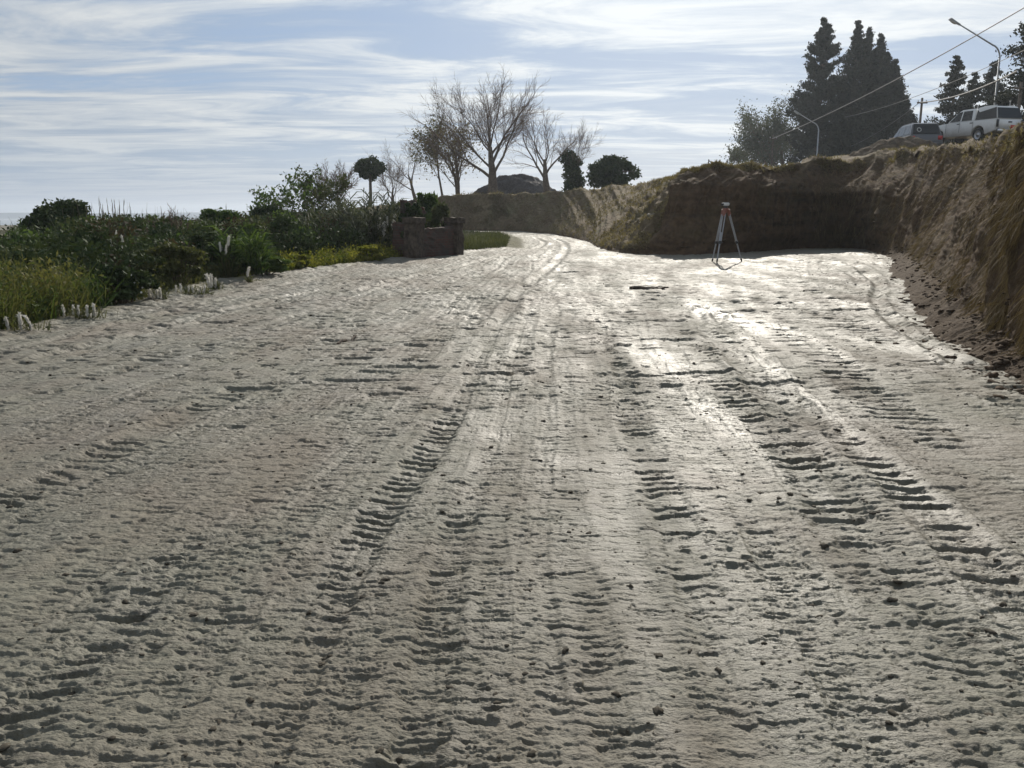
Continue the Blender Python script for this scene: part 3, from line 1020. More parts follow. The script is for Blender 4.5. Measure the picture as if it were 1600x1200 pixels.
def round_tree(name, label, seed, base, H, crown_c, crown_r, nclump, per, size, mat, r0, trunk_top, group=None, clump_r=0.34):
    rng = np.random.default_rng(seed)
    root = thing(name, label, 'tree', base, 0, group)
    mb = MB()
    top = np.array([crown_c[0], crown_c[1], trunk_top])
    pts = np.array([[0, 0, -0.3], [0.03, 0, H * .2], top * np.array([.6, .6, .7]), top])
    mb.tube(pts, [r0, r0 * .85, r0 * .75, r0 * .6], 7, cap=False)
    cs = []
    for k in range(nclump):
        d = rng.normal(size=3); d /= np.linalg.norm(d)
        cs.append(np.array(crown_c) + d * np.array(crown_r) * (0.55 + 0.45 * rng.random()))
        if k % 2 == 0:
            mb.tube(np.array([top, (top + cs[-1]) / 2 + rng.normal(size=3) * .05, cs[-1]]), [r0 * .4, r0 * .25, r0 * .1], 4, cap=False)
    mb.build('trunk', M['bark'], root, smooth=True)
    rads = [np.array(crown_r) * clump_r * (0.7 + 0.6 * rng.random()) for _ in cs]
    p_, o_, t_ = clump_points(rng, cs, rads, per)
    leaf_obj('crown', [leaves(rng, p_, size, 1.6, tint=t_)], M[mat], root)
    return root


round_tree('mop_headed_tree', 'small tree with a dense mop of dark foliage on a bare trunk', 61, at(579, 316, 70), 3.5, (0.05, 0, 2.55), (1.2, 1.1, .82), 60, 130, 0.11, 'leaf_dark', 0.15, 2.2, NT, 0.36)
round_tree('dense_tree', 'dense dark dome of a tree at the right end of the embankment trees', 67, at(955, 297, 62), 2.7, (0, 0, 1.12), (1.7, 1.5, 1.15), 95, 110, 0.13, 'leaf_dark', 0.2, 1.2, NT, 0.28)
# leafy trees over the left scrub
make_tree('leafy_tree', 'loose green leafy tree leaning left above the scrub', 71, at(505, 372, 36), 2.9,
          dict(LOOSE, trunk=0.65, n=[7, 5, 4], ang=[0.7, 0.7, 0.7], up=0.02, rmin=0.01), dict(per=9, rad=0.10, size=0.075, mat='leaf_green', frac=0.55), lean=(-0.95, 0), r0=0.06)
make_tree('leafy_tree', 'green leafy sapling in front of the fan-shaped bare tree', 73, at(515, 372, 38), 3.0,
          dict(LOOSE, trunk=0.55, n=[7, 5, 4], ang=[0.6, 0.7, 0.7], rmin=0.01), dict(per=9, rad=0.10, size=0.075, mat='leaf_dull', frac=0.5), lean=(-0.1, 0), r0=0.06)

# ---------------------------------------------------------------- right hand trees on the plateau
NR = 'trees on the plateau behind the parked cars'


def conifer(name, label, seed, base, H, prof, nb, per, size, mat, upcurve=0.3, group=NR, spires=None, r0=None, ragged=0.5):
    """spires: list of (dx, dy, height fraction, radius fraction)"""
    rng = np.random.default_rng(seed)
    root = thing(name, label, 'tree', base, 0, group)
    mb = MB(); blocks = []
    r0 = r0 or H * 0.02
    for (dx, dy, hf, rf) in (spires or [(0, 0, 1, 1)]):
        h = H * hf
        mb.tube(np.array([[dx * .4, dy * .4, -0.6], [dx * .8, dy * .8, h * .3], [dx, dy, h * .7], [dx, dy, h * .98]]), [r0 * rf + .05, r0 * .8 * rf + .04, r0 * .4 * rf + .02, 0.02], 6, cap=False)
        P_ = []; T_ = []; O_ = []
        n_b = int(nb * hf)
        for k in range(n_b):
            f = min(1, max(0, (k + rng.random()) / n_b + rng.normal() * .035))
            z = h * (0.02 + 0.97 * f)
            Rr = np.interp(f, prof[0], prof[1]) * rf * (1 - ragged * rng.random() ** 1.5 + ragged * .25)
            az = k * 2.399 + rng.random() * .7
            d = np.array([math.cos(az), math.sin(az), 0])
            n = max(12, int(per * (0.35 + Rr / max(prof[1]))))
            q = rng.random(n) ** 0.6
            pos = np.array([dx, dy, z]) + d * (Rr * q)[:, None]
            pos[:, 2] += upcurve * Rr * (q ** 2.2) - 0.12 * Rr * q
            pos += rng.normal(size=(n, 3)) * (0.08 + 0.085 * Rr * (0.4 + q[:, None] * .5)) * np.array([1, 1, .6])
            P_.append(pos); O_.append(np.repeat(d[None], n, 0)); T_.append(np.full(n, rng.random() * .7) + .3 * rng.random(n))
            if k % 2 == 0:
                e = np.array([dx, dy, z]) + d * Rr * .9 + np.array([0, 0, upcurve * Rr * .8 - .1 * Rr])
                mb.tube(np.array([[dx, dy, z], (np.array([dx, dy, z]) + e) / 2 - np.array([0, 0, .08 * Rr]), e]), [r0 * .18 + .01, r0 * .12 + .01, .012], 3, cap=False)
        P_ = np.concatenate(P_); O_ = np.concatenate(O_); T_ = np.concatenate(T_)
        blocks.append(leaves(rng, P_, size, 1.9, up=0.5, out=O_, outw=0.6, tint=np.clip(T_, 0, 1)))
    mb.build('trunk', M['bark'], root)
    leaf_obj('crown', blocks, M[mat], root)
    return root


def flat(px, Y, z):
    p = P(px, 300, Y); p[2] = z
    return p


conifer('conifer_tree', 'tallest conifer with ragged upturned branch ends beside the spired cypress', 81, flat(1271, 100, 3.0), 19.6,
        ([0, .3, .47, .55, .63, .69, .735, .82, .92, 1], [2.7, 2.9, 3.0, 2.9, 2.3, 1.5, 1.9, 1.4, .85, .2]), 170, 300, 0.16, 'leaf_conifer', 0.5, ragged=.6)
conifer('cypress_tree', 'broad dark cypress with a row of pointed spires', 83, flat(1352, 98, 3.0), 18.9,
        ([0, .12, .35, .6, .85, 1.0], [2.2, 2.7, 2.6, 1.9, .75, .15]), 240, 150, 0.15, 'leaf_conifer', 1.0,
        spires=[(-2.1, 0, 1.0, .95), (-0.75, .3, .965, .8), (.35, -.2, .93, .8), (1.35, .2, .83, .9), (2.1, -.2, .79, .9), (3.0, .3, .67, .85), (3.7, -.2, .57, .75), (-3.0, .5, .7, .6), (0, 1, .75, 1.2)], ragged=.45)
conifer('conifer_tree', 'dark conifer with a pointed top just right of the small utility pole', 85, flat(1476, 82, 4.0), 11.6,
        ([0, .12, .3, .6, .85, 1.0], [3.1, 3.0, 2.5, 1.45, .75, .15]), 140, 130, 0.13, 'leaf_conifer', 0.35, ragged=.5)
conifer('conifer_tree', 'twin-topped dark conifer behind the nearest street lamp post', 87, flat(1525, 84, 4.0), 11.5,
        ([0, .12, .3, .6, .85, 1.0], [2.5, 2.6, 2.3, 1.6, .8, .15]), 130, 120, 0.13, 'leaf_conifer', 0.4, spires=[(.5, 0, 1, 1), (-1.1, .2, .92, .75), (2.2, .4, .78, .9)], ragged=.5)
conifer('conifer_tree', 'large dark conifer cut off by the right edge of the photo', 89, flat(1640, 58, 4.4), 16.0,
        ([0, .12, .35, .6, .85, 1.0], [3.6, 3.6, 3.2, 2.5, 1.5, .2]), 260, 330, 0.115, 'leaf_conifer', 0.1, ragged=.65)
make_tree('grey_leafed_tree', 'airy grey-green tree left of the tallest conifer', 91, flat(1226, 104, 2.9), 12.4,
          dict(LOOSE, trunk=0.45, n=[9, 7, 5], t0=[.3, .25, .2], ang=[.75, .65, .6], rmin=0.02, droop=0.035, lk=[.85, .6, .5]),
          dict(per=24, rad=0.42, size=0.13, mat='leaf_grey', frac=1.0, hang=1.1), group=NR, r0=0.35)
make_tree('small_shrub_tree', 'small thin shrub beside the farthest street lamp on the skyline', 93, P(1152, 262, 118), 2.6,
          dict(LOOSE, trunk=0.4, n=[6, 5, 4], rmin=0.02), dict(per=6, rad=0.2, size=0.17, mat='leaf_olive', frac=.7), r0=0.07)

# ---------------------------------------------------------------- gravel pile and spoil heap
def heap(name, label, cat, base, rx, ry, h, seed, mat, peak=1.0, rough=0.05, group=None, lop=0.0):
    n = 90
    u = np.linspace(-1.25, 1.25, n)
    X, Y = np.meshgrid(u, u, indexing='ij')
    r = np.sqrt(X ** 2 + Y ** 2) * (1 + 0.16 * pn(X * 1.6 + seed, Y * 1.6, seed))
    z = h * np.clip(1 - r, -.2, 1) ** 1.0 if False else h * np.where(r < 1, (1 - r) ** 0.85 * (1 - .25 * np.exp(-(r / .3) ** 2)), -0.3 * (r - 1))
    z = z * (1 + lop * X) + rough * h * (pn(X * 4, Y * 4, seed + 1) + .6 * pn(X * 9, Y * 9, seed + 2) + .35 * pn(X * 22, Y * 22, seed + 3)) * (r < 1.1)
    V = np.stack([X * rx, Y * ry, z - 0.15], -1).reshape(-1, 3)
    i = np.arange(n - 1)[:, None]; j = np.arange(n - 1)[None]
    Q = np.stack([i * n + j, (i + 1) * n + j, (i + 1) * n + j + 1, i * n + j + 1], -1).reshape(-1, 4)
    o = obj(name, mesh_np(name, V, Q, smooth=True), mat)
    o.location = tuple(base)
    return tag(o, label, cat, group)


M['gravel'] = simple_mat('gravel', (0.085, 0.075, 0.07), 0.9, var=0.35, nscale=9, spec=0.2, bumpd=0.05)
M['spoil'] = simple_mat('spoil', (0.13, 0.10, 0.07), 0.95, var=0.4, nscale=5, spec=0.15, bumpd=0.05)
heap('gravel_pile', 'big dark gravel pile between the two bare trees on the embankment', 'gravel pile', P(806, 306, 79) + np.array([0, 1.5, -.3]), 4.5, 2.8, 3.2, 3, M['gravel'], rough=.07)
heap('earth_mound', 'low dark earth mound left of the gravel pile beneath the leafy trees', 'earth mound', P(725, 311, 80) + np.array([0, 1.5, -.2]), 2.3, 1.5, .75, 9, M['gravel'] , rough=.05)
q_ = P(1402, 240, 38.0)
heap('earth_mound', 'brown earth heap with rough grass in front of the dark car', 'earth mound', (q_[0], q_[1], bank_z(q_[0], q_[1]) - .05), 2.0, 1.1, 1.12, 12, M['spoil'], rough=.10, lop=.25)

# ---------------------------------------------------------------- dry grass on the bank
rng = np.random.default_rng(77)


def sample_bank(n, smin, smax, tmin, tmax):
    a = rng.random(n); b = rng.random(n)
    i0 = np.searchsorted(BTS, smin); i1 = np.searchsorted(BTS, smax) - 1
    j0 = np.searchsorted(BTT, tmin); j1 = np.searchsorted(BTT, tmax) - 1
    i = (i0 + a * (i1 - i0)).astype(int); j = (j0 + b * (j1 - j0)).astype(int)
    p = BX[i, j]
    e1 = BX[np.minimum(i + 1, len(BTS) - 1), j] - p
    e2 = BX[i, j + 1] - p
    p = p + e1 * rng.random((n, 1)) + e2 * rng.random((n, 1))
    nn = np.cross(e1, e2); nn /= np.maximum(np.linalg.norm(nn, axis=1, keepdims=True), 1e-9)
    nn *= np.sign((nn * np.array([-.6, -.6, 1.0])).sum(1, keepdims=True))
    dn = -e2 / np.maximum(np.linalg.norm(e2, axis=1, keepdims=True), 1e-9)
    return p, nn, dn


def grass_patch(name, items, mat):
    V = []; Q = []; T = []; n = 0
    for v, q, t in items:
        V.append(v); Q.append(q + n); T.append(t); n += len(v)
    o = obj(name, mesh_np(name, np.concatenate(V), np.concatenate(Q), {'tint': np.concatenate(T)}), mat)
    return tag(o, kind='stuff')


items = []
# roots and straw hanging down the cut face
p, nn, dn = sample_bank(90000, 11.0, 19.0, 0.9, 3.0)
keep = pn(p[:, 0] * 1.1 + p[:, 1] * 2.4, p[:, 2] * 0.35, 301) + .4 * pn(p[:, 0] * 3 + p[:, 1] * 6, p[:, 2] * .6, 304) > 0.0
p, nn, dn = p[keep], nn[keep], dn[keep]
n = len(p)
L = 0.08 + 0.36 * rng.random(n) ** 2.4
d = dn * 0.9 + nn * (0.08 + .16 * rng.random((n, 1))) + rng.normal(size=(n, 3)) * .13
d /= np.linalg.norm(d, axis=1, keepdims=True)
items.append(blades(rng, p, d, L, 0.003 + 0.005 * rng.random(n), dn * .18 + np.array([0, 0, -.12]), rng.random(n)))
grass_patch('root_strands', items, M['root'])
# dry grass on the crest, on the older slope and on the plateau
items = []
for (cnt, s0, s1, t0, t1, l0, l1) in ((9000, 12.0, 18.5, 2.75, 3.4, .05, .16), (14000, 6.5, 13.0, 2.7, 3.6, .06, .2), (16000, 2.6, 7.6, 0.3, 3.3, .08, .22), (5000, 0.5, 3.0, .6, 3.3, .15, .4)):
    p, nn, dn = sample_bank(cnt, s0, s1, t0, t1)
    keep = pn(p[:, 0] * .6, p[:, 1] * .6 + p[:, 2], 302) > -0.15
    p, nn, dn = p[keep], nn[keep], dn[keep]
    n = len(p)
    d = nn * .5 + np.array([0, 0, .7]) + dn * .35 + rng.normal(size=(n, 3)) * .35
    d /= np.linalg.norm(d, axis=1, keepdims=True)
    items.append(blades(rng, p - d * .02, d, l0 + (l1 - l0) * rng.random(n) ** 1.5, (0.010 + 0.012 * rng.random(n)) * (1.6 if s0 < 7 else 1), dn * .25 + np.array([0, 0, -.15]), np.clip(.5 + .5 * pn(p[:, 0] * .4, p[:, 1] * .4, 303) + .3 * rng.normal(size=n), 0, 1)))
grass_patch('dry_grass', items, M['dry'])

# ---------------------------------------------------------------- scrub on the left
def edge_pt(px, py):
    return G(px, py)


def gz(x, y):
    return float(base_z(np.array([float(x)]), np.array([float(y)]))[0])


# (1) thicket that reads as one mass
blocks_d = []; blocks_g = []; blocks_o = []; blocks_b = []
rng = np.random.default_rng(401)
cs = []
for k in range(1500):
    y = 12 + 34 * rng.random() ** 1.1
    e = float(left_edge(np.array([y]))[0])
    off = 1.4 + 15 * rng.random() ** 1.3
    x = e - off
    if y > 26 and off < 2.2: continue
    px = 800 + F * x / (y * CP)
    if px > 640 or px < -120: continue
    # height follows the skyline of the photo
    skyl = np.interp(px, [-120, 0, 40, 100, 200, 300, 400, 440, 520, 580, 640], [378, 370, 338, 324, 330, 334, 332, 325, 322, 324, 326])
    ztop = CAMZ + (335 - skyl) / F * y
    zb = gz(x, y)
    hmax = max(.5, ztop - zb) * (.55 + .42 * rng.random()) * min(1, .45 + off / 5)
    r = .35 + .35 * rng.random()
    cs.append((x, y, zb, hmax, r))
for (x, y, zb, hm, r) in cs:
    c = np.array([x, y, zb + max(.25, hm - r * .8)])
    nlf = int(150 + 130 * r)
    d = rng.normal(size=(nlf, 3)); d /= np.linalg.norm(d, axis=1, keepdims=True)
    pos = c + d * np.array([r, r, r * .8]) * (.45 + .6 * rng.random((nlf, 1)))
    tint = np.clip(rng.random() * .75 + .25 * rng.random(nlf), 0, 1)
    b = leaves(rng, pos, .042 + .022 * rng.random(), 2.1, up=.3, tint=tint)
    (blocks_d, blocks_d, blocks_g, blocks_o, blocks_b)[int(np.clip((pn(np.array([x * .45]), np.array([y * .35]), 431)[0] * .7 + .5 + .25 * rng.normal()) * 5, 0, 4))].append(b)
    # stalks below
    ns = 10
    bp = np.array([x, y, zb]) + rng.normal(size=(ns, 3)) * np.array([r * .6, r * .6, .02])
    dd = np.array([0, 0, 1.0]) + rng.normal(size=(ns, 3)) * .25
    dd /= np.linalg.norm(dd, axis=1, keepdims=True)
    blocks_d.append(blades(rng, bp, dd, hm * (.8 + .35 * rng.random(ns)), np.full(ns, .025), rng.normal(size=(ns, 3)) * .1, rng.random(ns)))


def merge(blocks):
    V = []; Q = []; T = []; n = 0
    for v, q, t in blocks:
        V.append(v); Q.append(q + n); T.append(t); n += len(v)
    return np.concatenate(V), np.concatenate(Q), np.concatenate(T)


for nm, bl, mt in (('dark_scrub', blocks_d, 'leaf_dark'), ('green_scrub', blocks_g, 'leaf_green'), ('olive_scrub', blocks_o, 'leaf_dull'), ('brown_scrub', blocks_b, 'leaf_dead')):
    v, q, t = merge(bl)
    tag(obj(nm, mesh_np(nm, v, q, {'tint': t}), M[mt]), kind='stuff')

# (2) weeds along the edge
wy = []; wg = []; wd = []
for k in range(5200):
    y = 8.6 + 19 * rng.random() ** 1.5
    e = float(left_edge(np.array([y]))[0])
    off = .3 + 2.0 * rng.random() ** 1.2
    x = e - off
    px = 800 + F * x / (y * CP)
    zb = gz(x, y)
    if y < 13.8 and px < 175:
        hmx = .25 + .62 * rng.random() * min(1, .35 + off)
        tgt = wy
    elif px > 365 and px < 640:
        hmx = (.10 + .38 * rng.random()) * min(1, .5 + off * .6)
        tgt = wg
        if off > 1.5: continue
    else:
        hmx = .08 + .3 * rng.random()
        tgt = wd
        if off > 1.2 or rng.random() < .5: continue
    nb = 5
    bp = np.array([x, y, zb - .02]) + rng.normal(size=(nb, 3)) * np.array([.06, .06, 0])
    dd = np.array([0, 0, 1.0]) + rng.normal(size=(nb, 3)) * .28
    dd /= np.linalg.norm(dd, axis=1, keepdims=True)
    tn = np.clip(.5 + .9 * pn(np.array([x * .9]), np.array([y * .9]), 411)[0] + .25 * rng.normal(size=nb), 0, 1)
    tgt.append(blades(rng, bp, dd, hmx * (.7 + .5 * rng.random(nb)), .008 + .014 * rng.random(nb), rng.normal(size=(nb, 3)) * .15 + np.array([0, 0, -.1]), tn))
    nl = 8
    pos = bp[rng.integers(0, nb, nl)] + np.array([0, 0, 1]) * (hmx * (.25 + .75 * rng.random((nl, 1)))) + rng.normal(size=(nl, 3)) * .05
    tgt.append(leaves(rng, pos, .032, 2.4, up=.5, tint=np.clip(np.repeat(tn[:1], nl) + .2 * rng.normal(size=nl), 0, 1)))
for nm, bl, mt in (('tall_weeds', wy, 'weed'), ('green_weeds', wg, 'leaf_yellow'), ('edge_grass', wd, 'leaf_olive')):
    v, q, t = merge(bl)
    tag(obj(nm, mesh_np(nm, v, q, {'tint': t}), M[mt]), kind='stuff')

# grass right of the ruin, inside the bend of the road, and at the foot of the slope
items = []
for k in range(3):
    n = 5000
    y = 29.5 + 32 * rng.random(n) ** 1.4
    if k < 2:
        x = left_edge(y) - .15 - 6 * rng.random(n) ** 1.5
    else:
        x = np.interp(y, [31, 33, 43, 58, 68], [3.4, 3.2, 3.1, 2.8, -0.3]) + .4 + 2.4 * rng.random(n)
    z = base_z(x, y)
    d = np.array([0, 0, 1.0]) + rng.normal(size=(n, 3)) * .35
    d /= np.linalg.norm(d, axis=1, keepdims=True)
    items.append(blades(rng, np.stack([x, y, z - .02], -1), d, (.10 + .22 * rng.random(n)) * (1 if k < 2 else .6), .02 + .02 * rng.random(n), rng.normal(size=(n, 3)) * .2, np.clip(.45 + .6 * pn(x * .5, y * .3, 421) + .2 * rng.normal(size=n), 0, 1)))
grass_patch('meadow_grass', items, M['leaf_olive'])


# (3) individual shrubs at the front and on the skyline
def shrub(name, label, seed, base, W, D, H, nclump, per, size, mat, group=None, el=1.8, flowers=0, stemcol='bark', low=.15, clr=.3):
    rng = np.random.default_rng(seed)
    root = thing(name, label, 'shrub', base, 0, group)
    mb = MB(); cs = []; rads = []
    for k in range(nclump):
        a = rng.random() * 6.283; q = math.sqrt(rng.random())
        zz_ = low + (1 - low) * rng.random() ** .8
        wq = math.sqrt(max(.05, 1 - (max(0, zz_ - .35) / .7) ** 2))
        c = np.array([math.cos(a) * q * W / 2 * wq, math.sin(a) * q * D / 2 * wq, zz_ * H * .92])
        cs.append(c); rads.append(np.array([W, D, H * .8]) * clr * .5 * (.6 + .7 * rng.random()))
        if k % 2 == 0:
            b = np.array([c[0] * .2, c[1] * .2, -.05])
            mb.tube(np.array([b, (b + c) / 2 + rng.normal(size=3) * .04, c]), [.016, .011, .005], 4, cap=False)
    mb.build('stem', M[stemcol], root)
    p_, o_, t_ = clump_points(rng, cs, rads, per, .3)
    p_[:, 2] = np.maximum(p_[:, 2], .02)
    leaf_obj('foliage', [leaves(rng, p_, size, el, up=.3, tint=t_)], M[mat], root)
    if flowers:
        k = rng.integers(0, len(cs), flowers)
        d = rng.normal(size=(flowers, 3)); d[:, 1] = -abs(d[:, 1]); d /= np.linalg.norm(d, axis=1, keepdims=True)
        pos = np.array(cs)[k] + d * np.array(rads)[k] * 1.05
        for c in pos:
            dn_ = np.array([rng.normal() * .4, -1, .4]); dn_ /= np.linalg.norm(dn_)
            MB().tube(np.array([c, c + dn_ * .012, c + dn_ * .02]), [.006, .012 + .014 * rng.random(), .008], 7).build('flower', M['petal'], root)
    return root


def gp(px, py):
    p = G(px, py)
    p[2] = gz(p[0], p[1])
    return p


GS = 'shrubs along the left edge of the dirt'
shrub('flowering_shrub', 'dark green shrub dotted with small white flowers right of the yellow weeds', 501, gp(192, 470), 1.05, .9, .62, 34, 120, .05, 'leaf_dark', GS, flowers=15)
shrub('olive_shrub', 'loose olive shrub between the white-flowered shrub and the reeds', 502, gp(275, 447), 1.3, 1.0, .85, 30, 110, .05, 'leaf_olive', GS)
shrub('dark_shrub', 'dark rounded shrub behind the row of low white plumes', 503, gp(330, 432), 1.1, 1.0, .95, 30, 120, .055, 'leaf_dark', GS)
shrub('low_bush', 'low bright green bush hugging the dirt edge near the middle of the scrub', 504, gp(412, 432), 1.3, .8, .42, 22, 130, .05, 'leaf_green', GS)
shrub('yellow_bush', 'low yellow-green bush catching the light left of the brick ruin', 505, gp(575, 409), 1.0, .7, .45, 22, 110, .06, 'leaf_yellow', GS)
shrub('yellow_bush', 'small yellow bush in the row of green weeds under the leaning leafy tree', 506, gp(470, 421), .9, .7, .36, 20, 110, .05, 'leaf_yellow', GS)
shrub('dark_shrub', 'near-black shrub mass under the leaning leafy tree', 507, gp(440, 405) + np.array([0, 1.0, 0]), 2.2, 1.6, 1.25, 46, 130, .06, 'leaf_dark', GS)
shrub('leafy_shrub', 'upright green shrub rising above the brick ruin', 508, gp(655, 394) + np.array([0, 2.6, 0]), 1.3, 1.0, 2.05, 40, 100, .08, 'leaf_green', GS, el=2.4)
shrub('creeper', 'dark creeper hanging over the left pillar of the brick ruin', 516, gp(645, 403) + np.array([0, .1, .45]), .9, .7, 1.15, 30, 110, .05, 'leaf_dark')
shrub('leafy_shrub', 'green shrub crowding the left side of the brick ruin', 509, gp(618, 396) + np.array([0, 1.0, 0]), 1.5, 1.0, 1.65, 44, 110, .075, 'leaf_olive', GS, el=2.6)
SK = 'bushes on the scrub skyline'


def skyp(px, Y):
    x = (px - 800) / F * Y * CP
    return np.array([x, Y, gz(x, Y)])


for (px, Y, W_, py, sd, mat, lab) in ((78, 27, 1.5, 324, 511, 'leaf_dark', 'dark rounded bush at the left end of the skyline beside the water'),
                                     (100, 26, 2.4, 311, 512, 'leaf_dark', 'tallest dark bush of the left skyline with a ragged top'),
                                     (415, 33, 2.2, 322, 513, 'leaf_dark', 'dark bush on the skyline just left of the leaning leafy tree'),
                                     (345, 30, 2.0, 326, 514, 'leaf_green', 'green bush on the skyline between the twiggy bush and the leaning tree')):
    b = skyp(px, Y)
    Hh = P(px, py, Y)[2] - b[2]
    shrub('skyline_bush', lab, sd, b, W_, W_ * .8, Hh, 46, 110, .075, mat, SK, low=.3)
make_tree('twiggy_bush', 'bare reddish twiggy bush poking above the left skyline', 521, skyp(246, 24), P(246, 312, 24)[2] - skyp(246, 24)[2],
          dict(BARE, n=[8, 6, 5, 4], trunk=0.25, t0=[.1, .2, .2, .2], ang=[.5, .45, .5, .5], rmin=.006), group=SK, r0=.035)['category'] = 'bush'


# seed stalks standing above the skyline
def stalk_plant(label, seed, base, H, n):
    rng = np.random.default_rng(seed)
    root = thing('seed_stalk_plant', label, 'plant', base, 0, SK)
    for k in range(n):
        b = np.array([rng.normal() * .35, rng.normal() * .2, 0])
        t = b + np.array([rng.normal() * .12, rng.normal() * .1, H * (.75 + .25 * rng.random())])
        st_ = MB().tube(np.array([b, (b + t) / 2 + rng.normal(size=3) * .03, t]), [.009, .007, .004], 3, cap=False).build('stem', M['twig'], root)
        tt_ = np.linspace(.7, 1.03, 9)
        MB().tube(b + (t - b) * tt_[:, None] + rng.normal(size=(9, 3)) * .006, .010 * np.sin(np.linspace(.25, 3.0, 9)) * (.5 + rng.random(9)), 5).build('seed_head', M['seed'], st_)
    return root


for (px, Y, py, sd, n, lab) in ((135, 25, 306, 531, 7, 'tall dry seed stalks standing above the scrub right of the tallest bush'), (165, 25, 306, 532, 6, 'dry seed stalks on the skyline left of the bare twiggy bush'),
                                (225, 25, 316, 533, 5, 'few thin seed stalks beside the bare twiggy bush'), (326, 30, 316, 534, 4, 'pair of thin stalks with dark tops on the scrub skyline')):
    b = skyp(px, Y)
    stalk_plant(lab, sd, b, P(px, py, Y)[2] - b[2], n)


# (4) pampas grass with white plumes
def plume_mesh(rng, H, lean):
    n = 220
    q = rng.random(n)
    axis = np.array([0, 0, 1.0]) + np.array([lean * .6, rng.normal() * .1, 0])
    c = np.stack([lean * H * q ** 2, 0 * q, H * q], -1)
    wdt = H * .075 * np.sin(np.pi * np.clip(.12 + .85 * q, 0, 1)) ** .8
    d = rng.normal(size=(n, 3)) * .5 + axis * 1.3
    d /= np.linalg.norm(d, axis=1, keepdims=True)
    a = rng.random(n) * 6.283
    p_ = c + np.stack([np.cos(a), np.sin(a), 0 * a], -1) * (wdt * rng.random(n))[:, None]
    return blades(rng, p_, d, np.full(n, H * .26), np.full(n, H * .05), rng.normal(size=(n, 3)) * .12, rng.random(n))


def pampas(label, seed, base, nplume, PH, SH, W, leafL=0.5, nleaf=90, group='pampas grass clumps along the scrub edge'):
    rng = np.random.default_rng(seed)
    root = thing('pampas_grass', label, 'pampas grass', np.asarray(base) + (np.array([.12, -.22, 0]) if SH < .3 else 0), 0, group)
    n = nleaf
    bp = rng.normal(size=(n, 3)) * np.array([W * .3, W * .15, 0])
    d = np.array([0, 0, 1.0]) + rng.normal(size=(n, 3)) * .5
    d /= np.linalg.norm(d, axis=1, keepdims=True)
    leaf_obj('leaf_tuft', [blades(rng, bp, d, leafL * (.6 + .5 * rng.random(n)), np.full(n, .012), np.array([0, 0, -.35]) + d * np.array([.5, .5, 0]), rng.random(n))], M['leaf_olive'], root)
    for k in range(nplume):
        x = W * ((k + .5) / nplume - .5) + rng.normal() * .02
        sh = SH * (.8 + .5 * rng.random())
        lean = rng.normal() * .15
        v, q, t = plume_mesh(rng, PH * (.75 + .45 * rng.random()), lean)
        yy = -.12 + rng.normal() * .06
        pl = obj('plume', mesh_np('plume', v + np.array([x, yy, sh]), q, {'tint': t}), M['plume'], root)
        mb = MB(); mb.tube(np.array([[x * .7, yy * .5, -.02], [x * .9, yy, sh * .6], [x, yy, sh + .05]]), [.005, .004, .003], 4, cap=False)
        mb.build('stalk', M['dry'], pl)
    return root


pampas('four fat white plumes close to the ground at the left edge of the photo', 541, gp(28, 512), 4, .19, .02, .62, .3)
pampas('row of slim cream plumes at the right end of the yellow weeds', 542, gp(130, 492), 5, .14, .03, .5, .3)
pampas('three white plumes at the foot of the olive shrub', 543, gp(246, 463), 4, .19, .02, .26, .3)
pampas('row of short plumes in front of the dark rounded shrub', 544, gp(298, 456), 6, .14, .03, .62, .3)
pampas('pair of white plumes at the right end of the plume row', 545, gp(333, 450), 3, .21, .03, .14, .3)
pampas('white plumes high in the scrub behind the white-flowered shrub', 546, gp(194, 440), 4, .14, .80, .32, .8)
pampas('pale plume cluster standing in the reeds right of the dark rounded shrub', 547, gp(357, 436), 3, .16, .52, .28, .8)
pampas('tall white plumes among the broad-leaved reeds left of the brick ruin', 548, gp(606, 402) + np.array([0, .8, 0]), 6, .32, .68, .85, 1.0)
pampas('lone small plume in front of the low bright green bush', 549, gp(386, 441), 1, .17, .12, .08, .3, 40)


# (5) reeds with long arching leaves
def reeds(label, seed, base, W, D, H, n, mat, group='reed clumps in the scrub'):
    rng = np.random.default_rng(seed)
    root = thing('reed_clump', label, 'reeds', base, 0, group)
    mb = MB(); blk = []
    for k in range(n):
        b = np.array([(rng.random() - .5) * W, (rng.random() - .5) * D, -.03])
        h = H * (.6 + .4 * rng.random())
        t = b + np.array([rng.normal() * .12, rng.normal() * .12, h])
        mb.tube(np.array([b, (b + t) / 2, t]), [.010, .009, .004], 4, cap=False)
        m_ = 11
        q = .15 + .85 * rng.random(m_)
        p_ = b + (t - b) * q[:, None]
        a = rng.random(m_) * 6.283
        d = np.stack([np.cos(a) * .8, np.sin(a) * .8, .8 + 0 * a], -1); d /= np.linalg.norm(d, axis=1, keepdims=True)
        blk.append(blades(rng, p_, d, .32 + .25 * rng.random(m_), np.full(m_, .035), d * np.array([.3, .3, 0]) + np.array([0, 0, -.3]), rng.random(m_)))
    mb.build('stem', M['leaf_olive'], root)
    leaf_obj('foliage', blk, M[mat], root)
    return root


reeds('broad-leaved silvery reeds behind the white plumes left of the brick ruin', 551, gp(560, 404) + np.array([0, 1.6, 0]), 2.2, 1.3, 2.0, 84, 'leaf_grey')
reeds('green reeds right of the dark rounded shrub with plumes inside', 552, gp(372, 436) + np.array([0, .5, 0]), 1.1, .9, 1.0, 40, 'leaf_green')
reeds('grey-green reeds under the green leafy sapling', 553, gp(505, 410) + np.array([0, 2.2, 0]), 2.0, 1.2, 1.7, 56, 'leaf_grey')

